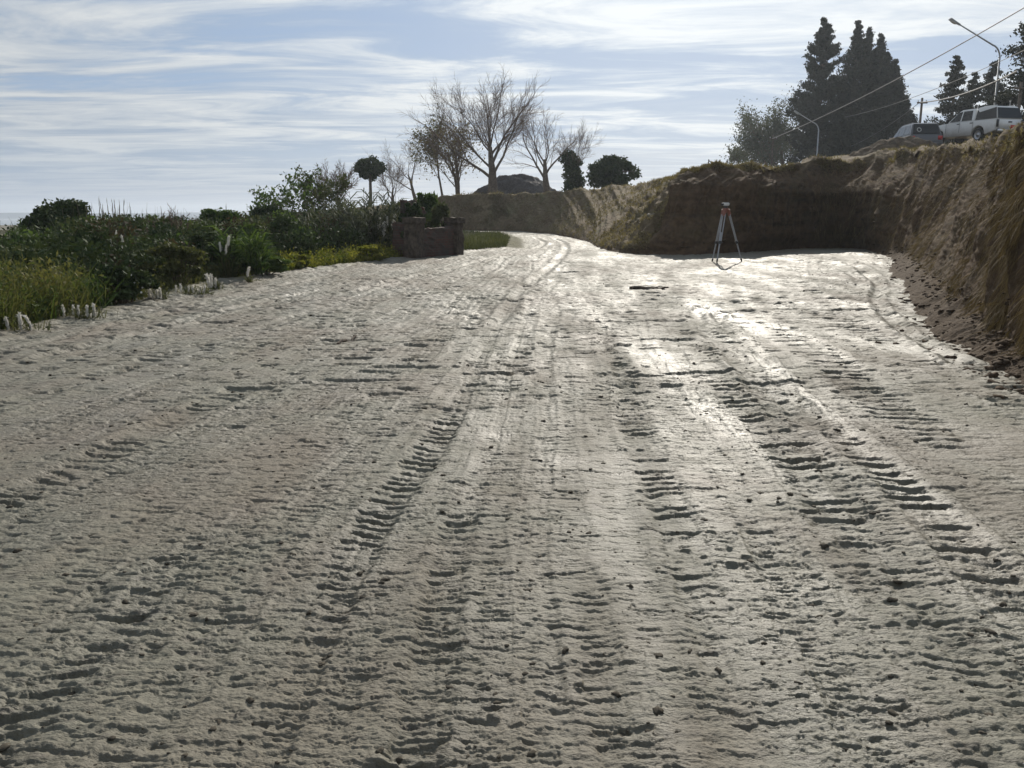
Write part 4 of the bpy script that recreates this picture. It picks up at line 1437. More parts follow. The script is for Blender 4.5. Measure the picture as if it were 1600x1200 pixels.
# ---------------------------------------------------------------- brick ruin
def brick_mat():
    m, nt, out = new_mat('old_brick')
    v = coords(nt)
    b = nt.nodes.new('ShaderNodeTexBrick')
    nt.links.new(coords(nt, (1, 1, 1), 'Object', (R(90), 0, 0)), b.inputs['Vector'])
    b.inputs['Color1'].default_value = (0.125, 0.062, 0.046, 1)
    b.inputs['Color2'].default_value = (0.085, 0.048, 0.038, 1)
    b.inputs['Mortar'].default_value = (0.09, 0.075, 0.06, 1)
    b.inputs['Scale'].default_value = 1.0
    b.inputs['Brick Width'].default_value = .24
    b.inputs['Row Height'].default_value = .075
    b.inputs['Mortar Size'].default_value = .008
    f = noise(nt, 3, 5, .6, v)
    c = mixc(nt, maprange(nt, f, .4, .65, 0, .8), b.outputs['Color'], (0.07, 0.065, 0.055))
    principled(nt, out, c, .9, bump(nt, mathn(nt, 'ADD', b.outputs['Fac'], f), .5, -.01), 0, .2)
    return m


M['brick'] = brick_mat()
M['stone'] = simple_mat('weathered_stone', (0.10, 0.078, 0.06), .9, var=.45, nscale=7, spec=.2, bumpd=.02)


def rough_block(size, rng, cuts=7, amp=.02, top=None):
    """block with worn, broken faces"""
    bm = bmesh.new()
    bmesh.ops.create_cube(bm, size=1.0)
    bmesh.ops.subdivide_edges(bm, edges=bm.edges[:], cuts=cuts, use_grid_fill=True)
    sx, sy, sz = size
    for v in bm.verts:
        x, y, z = v.co.x * sx, v.co.y * sy, (v.co.z + .5) * sz
        if top is not None:
            z *= top(x / sx) / sz
        o = rng.normal(size=3) * amp
        if z > .02: v.co = (x + o[0], y + o[1], z + o[2])
        else: v.co = (x + o[0] * .3, y + o[1] * .3, z - .08)
    return bm


a = gp(648, 404); b_ = gp(711, 398)
ruin = thing('brick_ruin', 'dark ruined brick gateway with two stone pillars and a broken wall between', 'ruin', (a + b_) / 2, math.atan2(b_[1] - a[1], b_[0] - a[0]))
half = float(np.linalg.norm(b_ - a)) / 2
rng = np.random.default_rng(61)
for sx, hh, wd in ((-1, 0.98, .42), (1, 0.97, .36)):
    pl = obj('pillar', rough_block((wd, .42, hh), rng, 7, .012), M['stone'], ruin)
    pl.location = (sx * half, 0, 0)
    cp = obj('capstone', rough_block((wd + .08, .50, .09), rng, 3, .008), M['stone'], pl)
    cp.location = (0, 0, hh + .085)
wl = obj('wall', rough_block((2 * half - .40, .22, 1), rng, 9, .012, top=lambda u: .80 + .08 * (u + .5)), M['brick'], ruin)
wl.location = (0, .02, 0)
bw = obj('back_wall', rough_block((1.0, .2, 1), rng, 13, .014, top=lambda u: 1.66 - .22 * sstep(.1, .45, u) - .10 * math.sin(7 * u) ** 2), M['brick'], ruin)
bw.location = (-.26, .62, 0)
sw = obj('side_wall', rough_block((.2, .66, 1), rng, 7, .012, top=lambda u: 1.0), M['brick'], ruin)
sw.location = (-half + .02, .40, 0)
shrub('ruin_plant', 'arching green plant growing inside the brick ruin between its pillars', 515, gp(690, 398) + np.array([0, .42, .1]), .9, .45, 1.5, 20, 90, .055, 'leaf_dull', el=3.0, low=.42, clr=.24)

# ---------------------------------------------------------------- survey tripod and level
M['alu'] = simple_mat('aluminium', (0.36, 0.37, 0.39), .5, .3, var=.1)
M['orange'] = simple_mat('orange_paint', (0.25, 0.085, 0.055), .5, var=.15)
M['darkmetal'] = simple_mat('dark_steel', (0.06, 0.06, 0.06), .5, .5, var=.2)
M['white_plastic'] = simple_mat('white_plastic', (0.72, 0.72, 0.70), .35, var=.06)
M['black_plastic'] = simple_mat('black_plastic', (0.02, 0.02, 0.022), .45, var=.1)


def gfull(px, py):
    p = G(px, py)
    xx = np.array([p[0]]); yy = np.array([p[1]])
    p[2] = float((base_z(xx, yy) + ground_detail(xx, yy))[0])
    return p


feet = [P(1112.5, 407, 24.1), P(1120, 408, 23.45), P(1159.5, 407, 24.0)]
for q in feet:
    xx = np.array([q[0]]); yy = np.array([q[1]]); q[2] = float((base_z(xx, yy) + ground_detail(xx, yy))[0]) - .02
hd = P(1134, 327, 23.85)
trip = thing('survey_tripod', 'aluminium surveyor tripod with orange head standing on the mud before the cut bank', 'tripod', (hd[0], hd[1], feet[0][2]))
o0 = np.array([hd[0], hd[1], feet[0][2]])
hz = hd[2] - o0[2]
mb = MB(); mb.tube(np.array([[0, 0, hz - .015], [0, 0, hz + .03]]), [.085, .085], 14); mb.tube(np.array([[0, 0, hz - .09], [0, 0, hz - .015]]), [.03, .05], 10)
mb.build('head', M['orange'], trip)
for q in feet:
    e = q - o0
    hdir = np.array([e[0], e[1], 0]); hdir /= np.linalg.norm(hdir)
    sd = np.cross(hdir, [0, 0, 1])
    top = np.array([0, 0, hz - .02]) + hdir * .075
    ax = (e - top)
    leg = obj('leg', (lambda m_: (m_.tube(np.array([top + sd * .035 + ax * .08, top + sd * .03 + ax * .60]), .015, 6),
                                   m_.tube(np.array([top - sd * .035 + ax * .08, top - sd * .03 + ax * .60]), .015, 6), m_)[-1])(MB()).mesh('leg'), M['alu'], trip)
    mb = MB(); mb.tube(np.array([top - ax * .01, top + ax * .105]), [.048, .042], 8); mb.build('hinge', M['orange'], leg)
    mb = MB(); mb.tube(np.array([top + ax * .42, top + ax * .93]), [.021, .02], 6); mb.build('extension', M['alu'], leg)
    mb = MB(); mb.tube(np.array([top + ax * .585, top + ax * .635]), [.045, .045], 8); mb.tube(np.array([top + ax * .61, top + ax * .61 - sd * .075]), [.012, .016], 6); mb.build('clamp', M['darkmetal'], leg)
    mb = MB(); mb.tube(np.array([top + ax * .925, top + ax * .965, top + ax * 1.0]), [.026, .022, .006], 8); mb.build('foot', M['darkmetal'], leg)
lev = thing('survey_level', 'small white surveying level mounted on the tripod head', 'survey level', (hd[0], hd[1], hd[2] + .03), R(20))
mb = MB(); mb.tube(np.array([[0, 0, 0], [0, 0, .025]]), [.055, .055], 12); mb.tube(np.array([[0, 0, .025], [0, 0, .055]]), [.04, .045], 12); mb.build('base_plate', M['darkmetal'], lev)
for k in range(3):
    mb = MB(); an = k * 2.094; mb.tube(np.array([[.05 * math.cos(an), .05 * math.sin(an), .004], [.05 * math.cos(an), .05 * math.sin(an), .04]]), .013, 8); mb.build('foot_screw', M['black_plastic'], lev)
bm = bmesh.new(); bmesh.ops.create_cube(bm, size=1); bmesh.ops.scale(bm, vec=(.17, .11, .085), verts=bm.verts); bmesh.ops.translate(bm, vec=(0, 0, .105), verts=bm.verts)
bmesh.ops.bevel(bm, geom=bm.edges[:], offset=.018, segments=3, affect='EDGES')
obj('housing', bm, M['white_plastic'], lev)
mb = MB(); mb.tube(np.array([[-.085, 0, .105], [-.13, 0, .105], [-.135, 0, .105]]), [.032, .036, .03], 12); mb.build('objective_lens', M['black_plastic'], lev)
mb = MB(); mb.tube(np.array([[.085, 0, .105], [.125, 0, .105]]), [.022, .018], 12); mb.build('eyepiece', M['black_plastic'], lev)

# ---------------------------------------------------------------- street lamps
M['galv'] = simple_mat('galvanised_steel', (0.42, 0.43, 0.44), .5, .5, var=.15)
M['lampglass'] = simple_mat('lamp_glass', (0.55, 0.55, 0.52), .2, var=.05)


def street_lamp(label, base, H, arm, rise, name='street_lamp'):
    root = thing(name, label, 'street lamp', base, 0, 'street lamps along the upper road')
    mb = MB()
    hb = H - rise
    pts = [[0, 0, -.5], [0, 0, 1.2], [0, 0, hb - .5]]
    rad = [.095, .085, .055]
    a0 = math.atan2(rise * .85, arm)
    for k in range(6):
        f = k / 5
        an = math.pi / 2 * (1 - f) + a0 * f
        pts.append([-.55 * f * (.3 + .7 * f), 0, hb - .5 + .75 * math.sin(f * 1.3)])
        rad.append(.052)
    e = np.array([-arm, 0, H])
    pts.append((np.array(pts[-1]) * .5 + e * .5).tolist()); rad.append(.045)
    pts.append(e.tolist()); rad.append(.04)
    mb.tube(np.array(pts), rad, 10)
    mb.build('pole', M['galv'], root, smooth=True)
    d = e - np.array(pts[-2]); an = math.atan2(d[2], -d[0])
    hd_ = obj('lamp_head', lamp_head_bm(), M['galv'], root)
    hd_.location = tuple(e); hd_.rotation_euler = (0, an, 0)
    bm = bmesh.new(); bmesh.ops.create_uvsphere(bm, u_segments=14, v_segments=8, radius=.5)
    bmesh.ops.scale(bm, vec=(.52, .26, .13), verts=bm.verts); bmesh.ops.translate(bm, vec=(-.42, 0, -.085), verts=bm.verts)
    obj('glass', bm, M['lampglass'], hd_)
    mb = MB(); mb.box((0, -.09, .9), (.11, .02, .4)); mb.build('service_door', M['darkmetal'], root)
    mb = MB(); mb.tube(np.array([[0, 0, hb * .45], [0, 0, hb * .45 + .06]]), .085, 10); mb.build('clamp_band', M['darkmetal'], root)
    return root


def lamp_head_bm():
    bm = bmesh.new()
    bmesh.ops.create_cube(bm, size=1)
    bmesh.ops.scale(bm, vec=(.85, .34, .17), verts=bm.verts)
    for v in bm.verts:
        if v.co.x > 0: v.co.y *= .45; v.co.z *= .6
        elif v.co.z > 0: v.co.z *= .6
    bmesh.ops.translate(bm, vec=(-.32, 0, 0), verts=bm.verts)
    bmesh.ops.bevel(bm, geom=bm.edges[:], offset=.035, segments=3, affect='EDGES')
    return bm


p = P(1548, 226, 60); tp = P(1482, 38, 60)
street_lamp('nearest and tallest grey street lamp rising behind the white pickup', (p[0], 60, 4.3), tp[2] - 4.3, p[0] - tp[0] - .7, 1.5)
p = P(1276, 250, 90); tp = P(1240, 179, 90)
street_lamp('grey street lamp standing in front of the tall dark conifers', (p[0], 90, 3.0), tp[2] - 3.0, p[0] - tp[0] - .7, 1.0)
p = P(1147, 258, 140); tp = P(1137, 234.5, 140)
street_lamp('farthest tiny street lamp left of the grey-green tree on the skyline', (p[0], 140, 3.0), tp[2] - 3.0, max(.8, p[0] - tp[0] - .6), .8)

# ---------------------------------------------------------------- utility poles and cables
M['wood'] = simple_mat('old_wood', (0.13, 0.105, 0.085), .9, var=.35, nscale=9, spec=.2, bumpd=.01)
M['cable'] = simple_mat('cable', (0.30, 0.28, 0.26), .6, var=.1)
M['cable_dark'] = simple_mat('dark_cable', (0.10, 0.10, 0.10), .6, var=.1)
M['porcelain'] = simple_mat('porcelain', (0.6, 0.6, 0.58), .25, var=.05)


def utility_pole(label, base, H, r=.11):
    root = thing('utility_pole', label, 'utility pole', base, 0, 'utility poles along the upper road')
    mb = MB(); mb.tube(np.array([[0, 0, -.4], [0, 0, H * .5], [0.02, 0, H]]), [r, r * .85, r * .7], 9); mb.build('pole', M['wood'], root, smooth=True)
    ca = MB(); ca.box((0, -.1, H - .35), (.75, .08, .10)); c = ca.build('crossarm', M['wood'], root)
    for sx in (-.3, .3):
        mb = MB(); mb.tube(np.array([[sx, -.1, H - .30], [sx, -.1, H - .24], [sx, -.1, H - .20], [sx, -.1, H - .16]]), [.02, .045, .03, .04], 8); mb.build('insulator', M['porcelain'], c)
    return root


pa = P(1437, 195, 66); ta = P(1437, 153, 66)
utility_pole('short dark utility pole behind the dark car in the gap between conifers', (pa[0], 66, 4.2), ta[2] - 4.2)
pb = P(1206, 250, 84); tb = P(1206, 211, 84)
utility_pole('faint slim pole standing before the grey-green tree', (pb[0], 84, 3.0), tb[2] - 3.0, .09)
pc = P(1589, 190, 50); tc_ = P(1589, 128, 50)
utility_pole('pole half hidden before the conifer at the right edge', (pc[0], 50, 4.6), tc_[2] - 4.6)


def cable(label, a, b, sag, r, mat='cable'):
    t = np.linspace(0, 1, 40)[:, None]
    pts = np.asarray(a) * (1 - t) + np.asarray(b) * t
    pts[:, 2] -= sag * 4 * (t * (1 - t))[:, 0]
    o = MB().tube(pts, r, 5).build('overhead_cable', M[mat])
    return tag(o, label, 'cable', 'overhead cables strung between the poles')


cable('cable rising steeply across the tall dark conifers from the slim pole', P(1206, 217, 84), P(1900, -170, 40), .7, .035)
cable('thick pale cable from the short dark pole to the right edge of the photo', P(1437, 160, 66), P(1589, 131 - 20, 50), .35, .04)
cable('thin dark cable crossing behind the nearest street lamp', P(1320, 183, 90), P(1700, 30, 45), .6, .02, 'cable_dark')
cable('short cable sloping down left from the short dark pole', P(1437, 160, 66), P(1330, 228, 92), .3, .02, 'cable_dark')

# ---------------------------------------------------------------- stakes on the crest
for k, (px, py0, py1, Y, lab) in enumerate(((1107, 262, 249, 40, 'thin wooden stake with a slanting stick at the left end of the crest posts'), (1117.5, 262, 252.5, 42, 'short plain stake second in the row on the grassy crest'),
                                            (1136, 261, 250, 44, 'thicker dark post nearest the farthest street lamp'))):
    t = P(px, py1, Y); zb = bank_z(t[0], Y)
    root = thing('wooden_stake', lab, 'stake', (t[0], Y, zb), 0, 'stakes on the grassy crest')
    h = max(.35, t[2] - zb)
    mb = MB(); mb.tube(np.array([[0, 0, -.25], [.01, 0, h * .6], [0.015, 0, h]]), [.03 + .02 * (k == 2), .03 + .02 * (k == 2), .024], 5); mb.build('post', M['wood'], root)
    if k == 0:
        mb = MB(); mb.tube(np.array([[0, -.04, h * .96], [.32, -.04, h * .62]]), .018, 5); mb.build('cross_stick', M['wood'], root)
    else:
        mb = MB(); mb.tube(np.array([[.015, 0, h * .9], [.015, 0, h * .95]]), .05, 6); mb.build('wire_loop', M['darkmetal'], root)

# ---------------------------------------------------------------- vehicles
def car_paint(name, col, dirt=(0.22, 0.18, 0.14)):
    m, nt, out = new_mat(name)
    v = coords(nt)
    f = noise(nt, 3, 6, .65, v)
    sp = nt.nodes.new('ShaderNodeSeparateXYZ'); nt.links.new(v, sp.inputs[0])
    low = maprange(nt, mathn(nt, 'ADD', sp.outputs[2], mathn(nt, 'MULTIPLY', f, .5)), .6, 1.15, .75, .05)
    c = mixc(nt, low, col, dirt)
    principled(nt, out, c, mathn(nt, 'MULTIPLY_ADD', low, .4, .28), None, 0.0, .5, .4)
    return m


M['white_paint'] = car_paint('white_paint', (0.74, 0.74, 0.72))
M['silver_paint'] = car_paint('silver_paint', (0.10, 0.105, 0.115), (0.11, 0.095, 0.08))
M['glass'] = simple_mat('window_glass', (0.015, 0.018, 0.02), .12, var=.1, spec=.35)
M['rubber'] = simple_mat('rubber', (0.02, 0.02, 0.02), .8, var=.3)
M['rim'] = simple_mat('wheel_rim', (0.42, 0.42, 0.43), .4, .7, var=.15)
M['redlens'] = simple_mat('red_lens', (0.45, 0.035, 0.03), .25, var=.15)
M['amber'] = simple_mat('amber_lens', (0.5, 0.2, 0.03), .25, var=.1)
M['chrome'] = simple_mat('chrome', (0.6, 0.6, 0.6), .2, .9, var=.05)
M['sticker'] = simple_mat('sticker', (0.6, 0.6, 0.58), .5, var=.1)


def extrude_profile(pts, hw, bev=.03, hw_top=None, ztop=1.0, zbot=.4):
    """side outline (x, z) extruded to +-hw, narrowing upward if hw_top"""
    bm = bmesh.new()
    vs_ = [bm.verts.new((x, -1, z)) for x, z in pts]
    f = bm.faces.new(vs_)
    r = bmesh.ops.extrude_face_region(bm, geom=[f])
    for g in r['geom']:
        if isinstance(g, bmesh.types.BMVert): g.co.y = 1
    for v in bm.verts:
        t = min(1, max(0, (v.co.z - zbot) / (ztop - zbot)))
        v.co.y *= hw + ((hw_top if hw_top is not None else hw) - hw) * t
    bmesh.ops.recalc_face_normals(bm, faces=bm.faces)
    if bev:
        es = [e for e in bm.edges if len(e.link_faces) == 2 and e.calc_face_angle(0) > .5]
        bmesh.ops.bevel(bm, geom=es, offset=bev, segments=2, affect='EDGES', clamp_overlap=True)
    return bm


def panel(pts, off):
    """thin pane: outline points (x, y, z), given a small thickness along off"""
    bm = bmesh.new()
    vs_ = [bm.verts.new(p) for p in pts]
    f = bm.faces.new(vs_)
    r = bmesh.ops.extrude_face_region(bm, geom=[f])
    bmesh.ops.translate(bm, vec=off, verts=[g for g in r['geom'] if isinstance(g, bmesh.types.BMVert)])
    return bm


def arch(cx, cz, r, n=9):
    return [(cx + r * math.cos(a), cz + r * math.sin(a)) for a in np.linspace(-.1, math.pi + .1, n)]


def wheel(root, x, y, r=.36, w_=.23):
    s = 1 if y > 0 else -1
    wt = bpy.data.objects.new('wheel', None); COL.objects.link(wt); wt.parent = root; wt.location = (x, y, r); wt.empty_display_size = .1
    prof_t = [(-w_ / 2, r * .62), (-w_ / 2, r * .92), (-w_ * .3, r), (w_ * .3, r), (w_ / 2, r * .92), (w_ / 2, r * .62)]
    def lathe(prof, name, mat):
        n = 28
        a = np.linspace(0, 2 * np.pi, n, endpoint=False)
        V = np.concatenate([np.stack([rr * np.cos(a), np.full(n, yy), rr * np.sin(a)], -1) for yy, rr in prof])
        k = np.arange(n); Q = []
        for i in range(len(prof) - 1):
            Q.append(np.stack([i * n + k, i * n + (k + 1) % n, (i + 1) * n + (k + 1) % n, (i + 1) * n + k], -1))
        return obj(name, mesh_np(name, V, np.concatenate(Q), smooth=True), mat, wt)
    lathe(prof_t, 'tyre', M['rubber'])
    lathe([(s * w_ * .42, r * .64), (s * w_ * .36, r * .55), (s * w_ * .25, r * .5), (s * w_ * .30, r * .22), (s * w_ * .42, r * .16), (s * w_ * .42, .001)], 'rim', M['rim'])
    lathe([(-s * w_ * .4, r * .63), (-s * w_ * .4, .001)], 'brake_drum', M['darkmetal'])


def lerp(a, b, t): return a + (b - a) * t


def side_window(root, s, quad, name='window', cab=None):
    """quad of (x, z) on a flank that leans in; cab = (z0, hw0, z1, hw1)"""
    z0, h0, z1, h1 = cab
    pts = [(x, s * (lerp(h0, h1, (z - z0) / (z1 - z0)) + .002), z) for x, z in quad]
    return obj(name, panel(pts, (0, s * .006, 0)), M['glass'], root)


def pickup(label, loc, rz, group, pitch=0):
    root = thing('pickup_truck', label, 'pickup', loc, rz, group)
    root.rotation_euler = (0, pitch, rz)
    low = [(-2.42, .52), (-2.45, 1.08), (-.93, 1.08), (1.02, 1.06), (2.05, .98), (2.30, .90), (2.38, .74), (2.36, .46)]
    low += arch(1.55, .38, .43) + arch(-1.28, .38, .43)
    body = obj('body', extrude_profile(low, .83, .03, .80, 1.1, .5), M['white_paint'], root)
    # cab
    cz = (1.075, .78, 1.70, .62)
    cabp = [(-.93, 1.075), (.98, 1.075), (.30, 1.62), (.12, 1.70), (-.70, 1.70), (-.86, 1.64)]
    obj('cab', extrude_profile(cabp, .78, .03, .62, 1.70, 1.075), M['white_paint'], root)
    for s in (-1, 1):
        side_window(root, s, [(.80, 1.12), (.29, 1.58), (.06, 1.61), (.06, 1.12)], cab=cz)
        side_window(root, s, [(-.02, 1.12), (-.02, 1.61), (-.64, 1.61), (-.74, 1.12)], cab=cz)
        for xd in (.12, -.78):
            mb = MB(); mb.box((xd, s * .835, .98), (.16, .03, .035)); mb.build('door_handle', M['black_plastic'], root)
        for xd, zc, hl in ((.02, .80, .52), (-.90, .84, .44), (.98, .80, .5)):
            mb = MB(); mb.box((xd, s * .8335, zc), (.012, .006, hl)); mb.build('door_seam', M['black_plastic'], root)
        bm = bmesh.new(); bmesh.ops.create_cube(bm, size=1); bmesh.ops.scale(bm, vec=(.10, .17, .16), verts=bm.verts); bmesh.ops.translate(bm, vec=(.80, s * .93, 1.16), verts=bm.verts)
        bmesh.ops.bevel(bm, geom=bm.edges[:], offset=.03, segments=2, affect='EDGES'); obj('mirror', bm, M['black_plastic'], root)
        for x in (1.55, -1.28): wheel(root, x, s * .70)
        mb = MB(); mb.box((-2.455, s * .74, .86), (.03, .13, .36)); mb.build('tail_light', M['black_plastic'], root)
        mb = MB(); mb.box((2.33, s * .62, .80), (.09, .30, .16)); mb.build('headlight', M['lampglass'], root)
    obj('windshield', panel([(.955, -.69, 1.11), (.955, .69, 1.11), (.335, .575, 1.605), (.335, -.575, 1.605)], (.006, 0, .006)), M['glass'], root)
    # bed cover with its windows
    kz = (1.085, .79, 1.68, .66)
    cov = [(-2.44, 1.085), (-.955, 1.085), (-.955, 1.70), (-1.25, 1.74), (-2.12, 1.72), (-2.22, 1.66)]
    obj('canopy', extrude_profile(cov, .79, .035, .66, 1.72, 1.085), M['white_paint'], root)
    for s in (-1, 1):
        side_window(root, s, [(-1.00, 1.11), (-1.00, 1.655), (-2.20, 1.655), (-2.40, 1.11)], 'canopy_window', kz)
    obj('canopy_rear_window', panel([(-2.432, -.74, 1.11), (-2.432, .74, 1.11), (-2.238, .64, 1.63), (-2.238, -.64, 1.63)], (-.02, 0, .004)), M['glass'], root)
    mb = MB(); mb.box((-2.455, 0, .80), (.02, 1.34, .47)); tg = mb.build('tailgate', M['white_paint'], root)
    mb = MB(); mb.box((-2.472, 0, .93), (.02, .22, .06)); mb.build('handle', M['black_plastic'], tg)
    mb = MB(); mb.box((-2.472, -.36, .70), (.012, .62, .17)); tag(mb.build('reflective_band', M['redlens'], tg), 'red band low on the tailgate')
    mb = MB(); mb.box((-2.52, 0, .50), (.14, 1.5, .14)); mb.build('rear_bumper', M['chrome'], root)
    mb = MB(); mb.box((2.42, 0, .50), (.12, 1.62, .2)); mb.build('front_bumper', M['black_plastic'], root)
    mb = MB(); mb.box((2.37, 0, .80), (.04, .9, .16)); mb.build('grille', M['black_plastic'], root)
    mb = MB(); mb.tube(np.array([[-.75, .5, 1.70], [-.75, .5, 1.80]]), [.02, .03], 8); mb.build('roof_light', M['porcelain'], root)
    mb = MB(); mb.tube(np.array([[-2.0, -.3, 1.72], [-2.0, -.3, 1.92], [-2.0, -.3, 2.0]]), [.012, .012, .05], 8); mb.build('beacon', M['porcelain'], root)
    mb = MB()
    for s in (-.5, .5): mb.tube(np.array([[-1.2, s, 1.77], [-2.05, s, 1.76]]), .018, 6)
    mb.build('roof_rail', M['porcelain'], root)
    return root


def wagon(label, loc, rz, group, pitch=0):
    root = thing('station_wagon', label, 'car', loc, rz, group)
    root.rotation_euler = (0, pitch, rz)
    low = [(-2.12, .48), (-2.18, .62), (-2.14, 1.00), (.85, 1.00), (1.90, .88), (2.12, .74), (2.14, .42)]
    low += arch(1.35, .33, .38) + arch(-1.25, .33, .38)
    obj('body', extrude_profile(low, .84, .04, .81, 1.0, .45), M['silver_paint'], root)
    cz = (.99, .79, 1.60, .62)
    obj('cab', extrude_profile([(-2.10, .99), (.95, .99), (.20, 1.52), (0, 1.60), (-1.72, 1.60), (-1.84, 1.55)], .79, .04, .62, 1.60, .99), M['silver_paint'], root)
    for s in (-1, 1):
        side_window(root, s, [(.70, 1.04), (.18, 1.49), (-.05, 1.52), (-.05, 1.04)], cab=cz)
        side_window(root, s, [(-.13, 1.04), (-.13, 1.52), (-.92, 1.52), (-.92, 1.04)], cab=cz)
        side_window(root, s, [(-1.0, 1.04), (-1.0, 1.52), (-1.66, 1.50), (-1.88, 1.04)], cab=cz)
        for x in (1.35, -1.25): wheel(root, x, s * .72, .32, .2)
        mb = MB(); mb.box((-2.165, s * .68, .82), (.03, .22, .2)); mb.build('tail_light', M['redlens'], root)
        mb = MB(); mb.box((2.10, s * .6, .70), (.09, .32, .14)); mb.build('headlight', M['lampglass'], root)
        for xd in (-.02, -.85):
            mb = MB(); mb.box((xd + .1, s * .835, .92), (.16, .03, .03)); mb.build('door_handle', M['black_plastic'], root)
        bm = bmesh.new(); bmesh.ops.create_cube(bm, size=1); bmesh.ops.scale(bm, vec=(.10, .16, .12), verts=bm.verts); bmesh.ops.translate(bm, vec=(.72, s * .90, 1.06), verts=bm.verts)
        bmesh.ops.bevel(bm, geom=bm.edges[:], offset=.03, segments=2, affect='EDGES'); obj('mirror', bm, M['silver_paint'], root)
    obj('windshield', panel([(.92, -.70, 1.03), (.92, .70, 1.03), (.225, .575, 1.515), (.225, -.575, 1.515)], (.006, 0, .006)), M['glass'], root)
    rw = obj('rear_window', panel([(-2.08, -.68, 1.03), (-2.08, .68, 1.03), (-1.865, .575, 1.53), (-1.865, -.575, 1.53)], (-.022, 0, .01)), M['glass'], root)
    # round sticker ring on the rear window
    c = Vector((-2.025, .36, 1.24)); u = Vector((0, 1, 0)); v = (Vector((-1.865, 0, 1.53)) - Vector((-2.08, 0, 1.03))).normalized()
    a = np.linspace(0, 2 * math.pi, 25)[:-1]
    n_ = np.array(u.cross(v)); cc_ = np.array(c) + np.array([-.022, 0, .0])
    ring = np.array([cc_ + np.array(u) * math.cos(t) * .10 + np.array(v) * math.sin(t) * .10 for t in np.append(a, a[0])])
    st = MB(); st.tube(ring, .018, 5, cap=False); st.build('sticker', M['sticker'], rw)
    mb = MB(); mb.box((-2.20, 0, .50), (.14, 1.6, .22)); bp_ = mb.build('rear_bumper', M['silver_paint'], root)
    mb = MB(); mb.box((-2.278, .25, .52), (.012, .7, .12)); mb.build('reflective_band', M['redlens'], bp_)
    mb = MB(); mb.box((2.16, 0, .48), (.12, 1.6, .2)); mb.build('front_bumper', M['silver_paint'], root)
    mb = MB(); mb.box((2.12, 0, .70), (.03, .7, .1)); mb.build('grille', M['black_plastic'], root)
    mb = MB()
    for s in (-.52, .52): mb.tube(np.array([[.0, s, 1.63], [-1.6, s, 1.63]]), .018, 6)
    mb.build('roof_rail', M['black_plastic'], root)
    return root


VG = 'vehicles parked on the plateau'
# rear wheel / front wheel contact points
rw_ = P(1526, 222, 46.0)
fw_ = min((P(1464, 226.5, Y) for Y in np.linspace(45.5, 49.5, 200)), key=lambda q: abs(np.linalg.norm(q - rw_) - 2.83))
hdv = fw_ - rw_; ang = math.atan2(hdv[1], hdv[0])
ctr = rw_ + hdv * (1.28 / 2.83) + np.array([math.cos(ang - math.pi / 2), math.sin(ang - math.pi / 2), 0]) * .80
pickup('white double-cab pickup with a canopy over its bed, parked nearest', tuple(ctr), ang, VG, -math.atan2(hdv[2], float(np.linalg.norm(hdv[:2]))))
q = P(1424, 232, 48.5)
wagon('dark-windowed silver car seen from behind, left of the white pickup', (q[0], 48.5, P(1422, 245, 48.5)[2]), R(84), VG)
q = P(1652, 215, 52)
pickup('white vehicle at the right edge of the photo with only its roof showing', (q[0], q[1], P(1640, 224, 52)[2]), R(100), VG)

# ---------------------------------------------------------------- loose things on the mud
def clod_mesh(rng, n, area, smin, smax, fn):
    bm = bmesh.new(); bmesh.ops.create_icosphere(bm, subdivisions=2, radius=1)
    U = np.array([v.co[:] for v in bm.verts]); Tq = np.array([[v.index for v in f.verts] for f in bm.faces]); bm.free()
    V = []; Q = []; m = 0
    for k in range(n):
        x, y = fn()
        s = smin + (smax - smin) * rng.random() ** 3
        sc_ = np.array([1 + .6 * rng.random(), .7 + .5 * rng.random(), .4 + .35 * rng.random()]) * s
        o = rng.random(3) * 20
        dsp = 1 + .6 * pn(U[:, 0] * 1.6 + o[0], U[:, 1] * 1.6 + U[:, 2] * 1.3 + o[1], 600) + .4 * pn(U[:, 0] * 3 + o[0], U[:, 2] * 4 + o[2], 601)
        a = rng.random() * 6.28
        Rm = np.array([[math.cos(a), -math.sin(a), 0], [math.sin(a), math.cos(a), 0], [0, 0, 1]])
        p_ = (U * dsp[:, None] * sc_) @ Rm.T
        V.append((x, y, p_, s)); Q.append(Tq + m); m += len(U)
    xs_ = np.array([v[0] for v in V]); ys_ = np.array([v[1] for v in V])
    z = base_z(xs_, ys_) + ground_detail(xs_, ys_)
    VV = np.concatenate([v[2] + np.array([v[0], v[1], zz_ - v[3] * .05]) for v, zz_ in zip(V, z)])
    return mesh_np('dirt_clods', VV, np.concatenate(Q), smooth=False)


rng = np.random.default_rng(701)


def clod_pos():
    while True:
        t = rng.random()
        if t < .35:
            c0, y = rng.choice([-1.62, -.8, 1.3, 1.65, 2.1, .4, -2.9]), 2 + 9 * rng.random()
            x = c0 + .08 * (y - 3) + rng.normal() * .22
        elif t < .8:
            y = 2 + 16 * rng.random() ** 1.3; x = (rng.random() - .5) * 1.3 * y
        else:
            y = 6 + 18 * rng.random(); x = np.interp(y, [6, 9, 14, 18, 26], [4.6, 4.9, 6.2, 7.4, 9.2]) - abs(rng.normal()) * .8
        if x > left_edge(np.array([y]))[0] + .3: return x, y


M['clod'] = simple_mat('clod_earth', (0.065, 0.055, 0.04), .9, var=.35, nscale=25, spec=.2, bumpd=.01)
tag(obj('dirt_clods', clod_mesh(rng, 2600, None, .004, .017, clod_pos), M['clod']), kind='stuff')


M['loose'] = simple_mat('loose_soil', (0.085, 0.06, 0.04), .95, var=.4, nscale=18, spec=.15, bumpd=.02)
toe_pts = BX[(BTS > 7) & (BTS < 18.5)][:, 3:34].reshape(-1, 3)


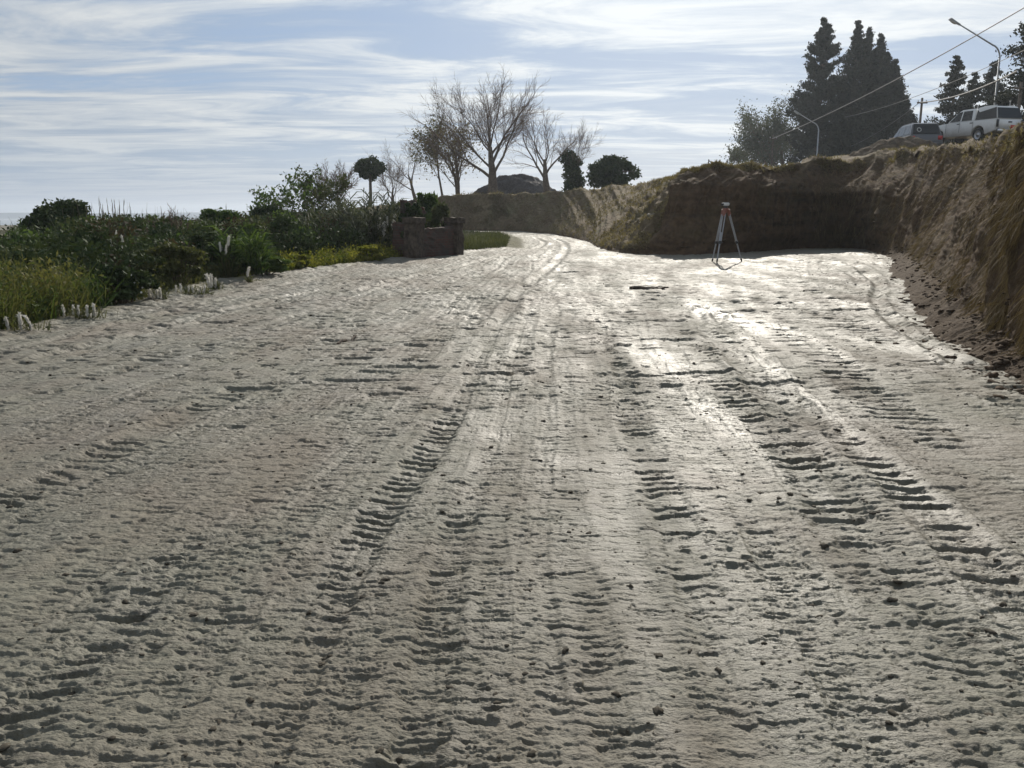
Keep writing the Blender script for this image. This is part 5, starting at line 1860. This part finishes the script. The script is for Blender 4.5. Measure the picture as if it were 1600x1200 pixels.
def toe_pos():
    q = toe_pts[rng.integers(0, len(toe_pts))]
    g_ = abs(rng.normal())
    return q[0] - g_ * .35, q[1] - g_ * .25


me_ = clod_mesh(rng, 1100, None, .010, .055, toe_pos)
lo = obj('loose_soil', me_, M['loose'])
vv = np.empty(len(me_.vertices) * 3, np.float32); me_.vertices.foreach_get('co', vv); vv = vv.reshape(-1, 3)
nvc = len(vv) // 1100
for k in range(1100):       # lie on whichever is higher, mud or slope
    blk = vv[k * nvc:(k + 1) * nvc]
    c_ = blk.mean(0)
    bz = bank_z(c_[0], c_[1])
    dd_ = ((BFLAT[:, 0] - c_[0]) ** 2 + (BFLAT[:, 1] - c_[1]) ** 2).min()
    if dd_ < .05 and bz > c_[2]: blk[:, 2] += bz - c_[2]
me_.vertices.foreach_set('co', vv.ravel())
tag(lo, kind='stuff')


def stick(label, a, b, r, seed):
    rng = np.random.default_rng(seed)
    t = np.linspace(0, 1, 9)[:, None]
    pts = a * (1 - t) + b * t + rng.normal(size=(9, 3)) * np.array([.02, .02, .006])
    z = base_z(pts[:, 0], pts[:, 1]) + ground_detail(pts[:, 0], pts[:, 1])
    pts[:, 2] = z + r * .7
    mb = MB(); mb.tube(pts, r * np.linspace(1, .5, 9), 6)
    k = 5
    mb.tube(np.array([pts[k], pts[k] + np.array([.10, .06, .03])]), [r * .5, r * .25], 4)
    return tag(mb.build('stick', M['bark'], None), label, 'stick', 'sticks lying on the mud')


stick('dark broken stick lying on the mud left of the middle', G(527, 537), G(560, 523), .022, 1)
stick('long dark stick lying crosswise on the mud in front of the cut bank', G(985, 453), G(1046, 451.5), .035, 2)
M['pale_stone'] = simple_mat('pale_stone', (0.36, 0.34, 0.30), .9, var=.3, spec=.2)
r_ = obj('pale_stone', rough_block((.30, .22, .09), np.random.default_rng(3), 3, .03), M['pale_stone'])
q = BX[np.argmin(((BX - P(1020, 351, 30.5)) ** 2).sum(-1).ravel()) // BX.shape[1], np.argmin(((BX - P(1020, 351, 30.5)) ** 2).sum(-1).ravel()) % BX.shape[1]]
r_.location = tuple(q + np.array([0, -.1, -.02]))
tag(r_, 'pale flat stone lodged on the left shoulder of the cut bank', 'stone')

# ---------------------------------------------------------------- thin autumn haze
hz_m, nt, out = new_mat('haze_air')
pv = nt.nodes.new('ShaderNodeVolumePrincipled')
pv.inputs['Color'].default_value = (0.80, 0.88, 0.97, 1)
pv.inputs['Density'].default_value = 0.00034
pv.inputs['Anisotropy'].default_value = 0.45
nt.links.new(pv.outputs[0], out.inputs['Volume'])
mb = MB(); mb.box((-1200, 1100, 9), (4700, 4200, 48))
tag(mb.build('haze', hz_m), kind='stuff')
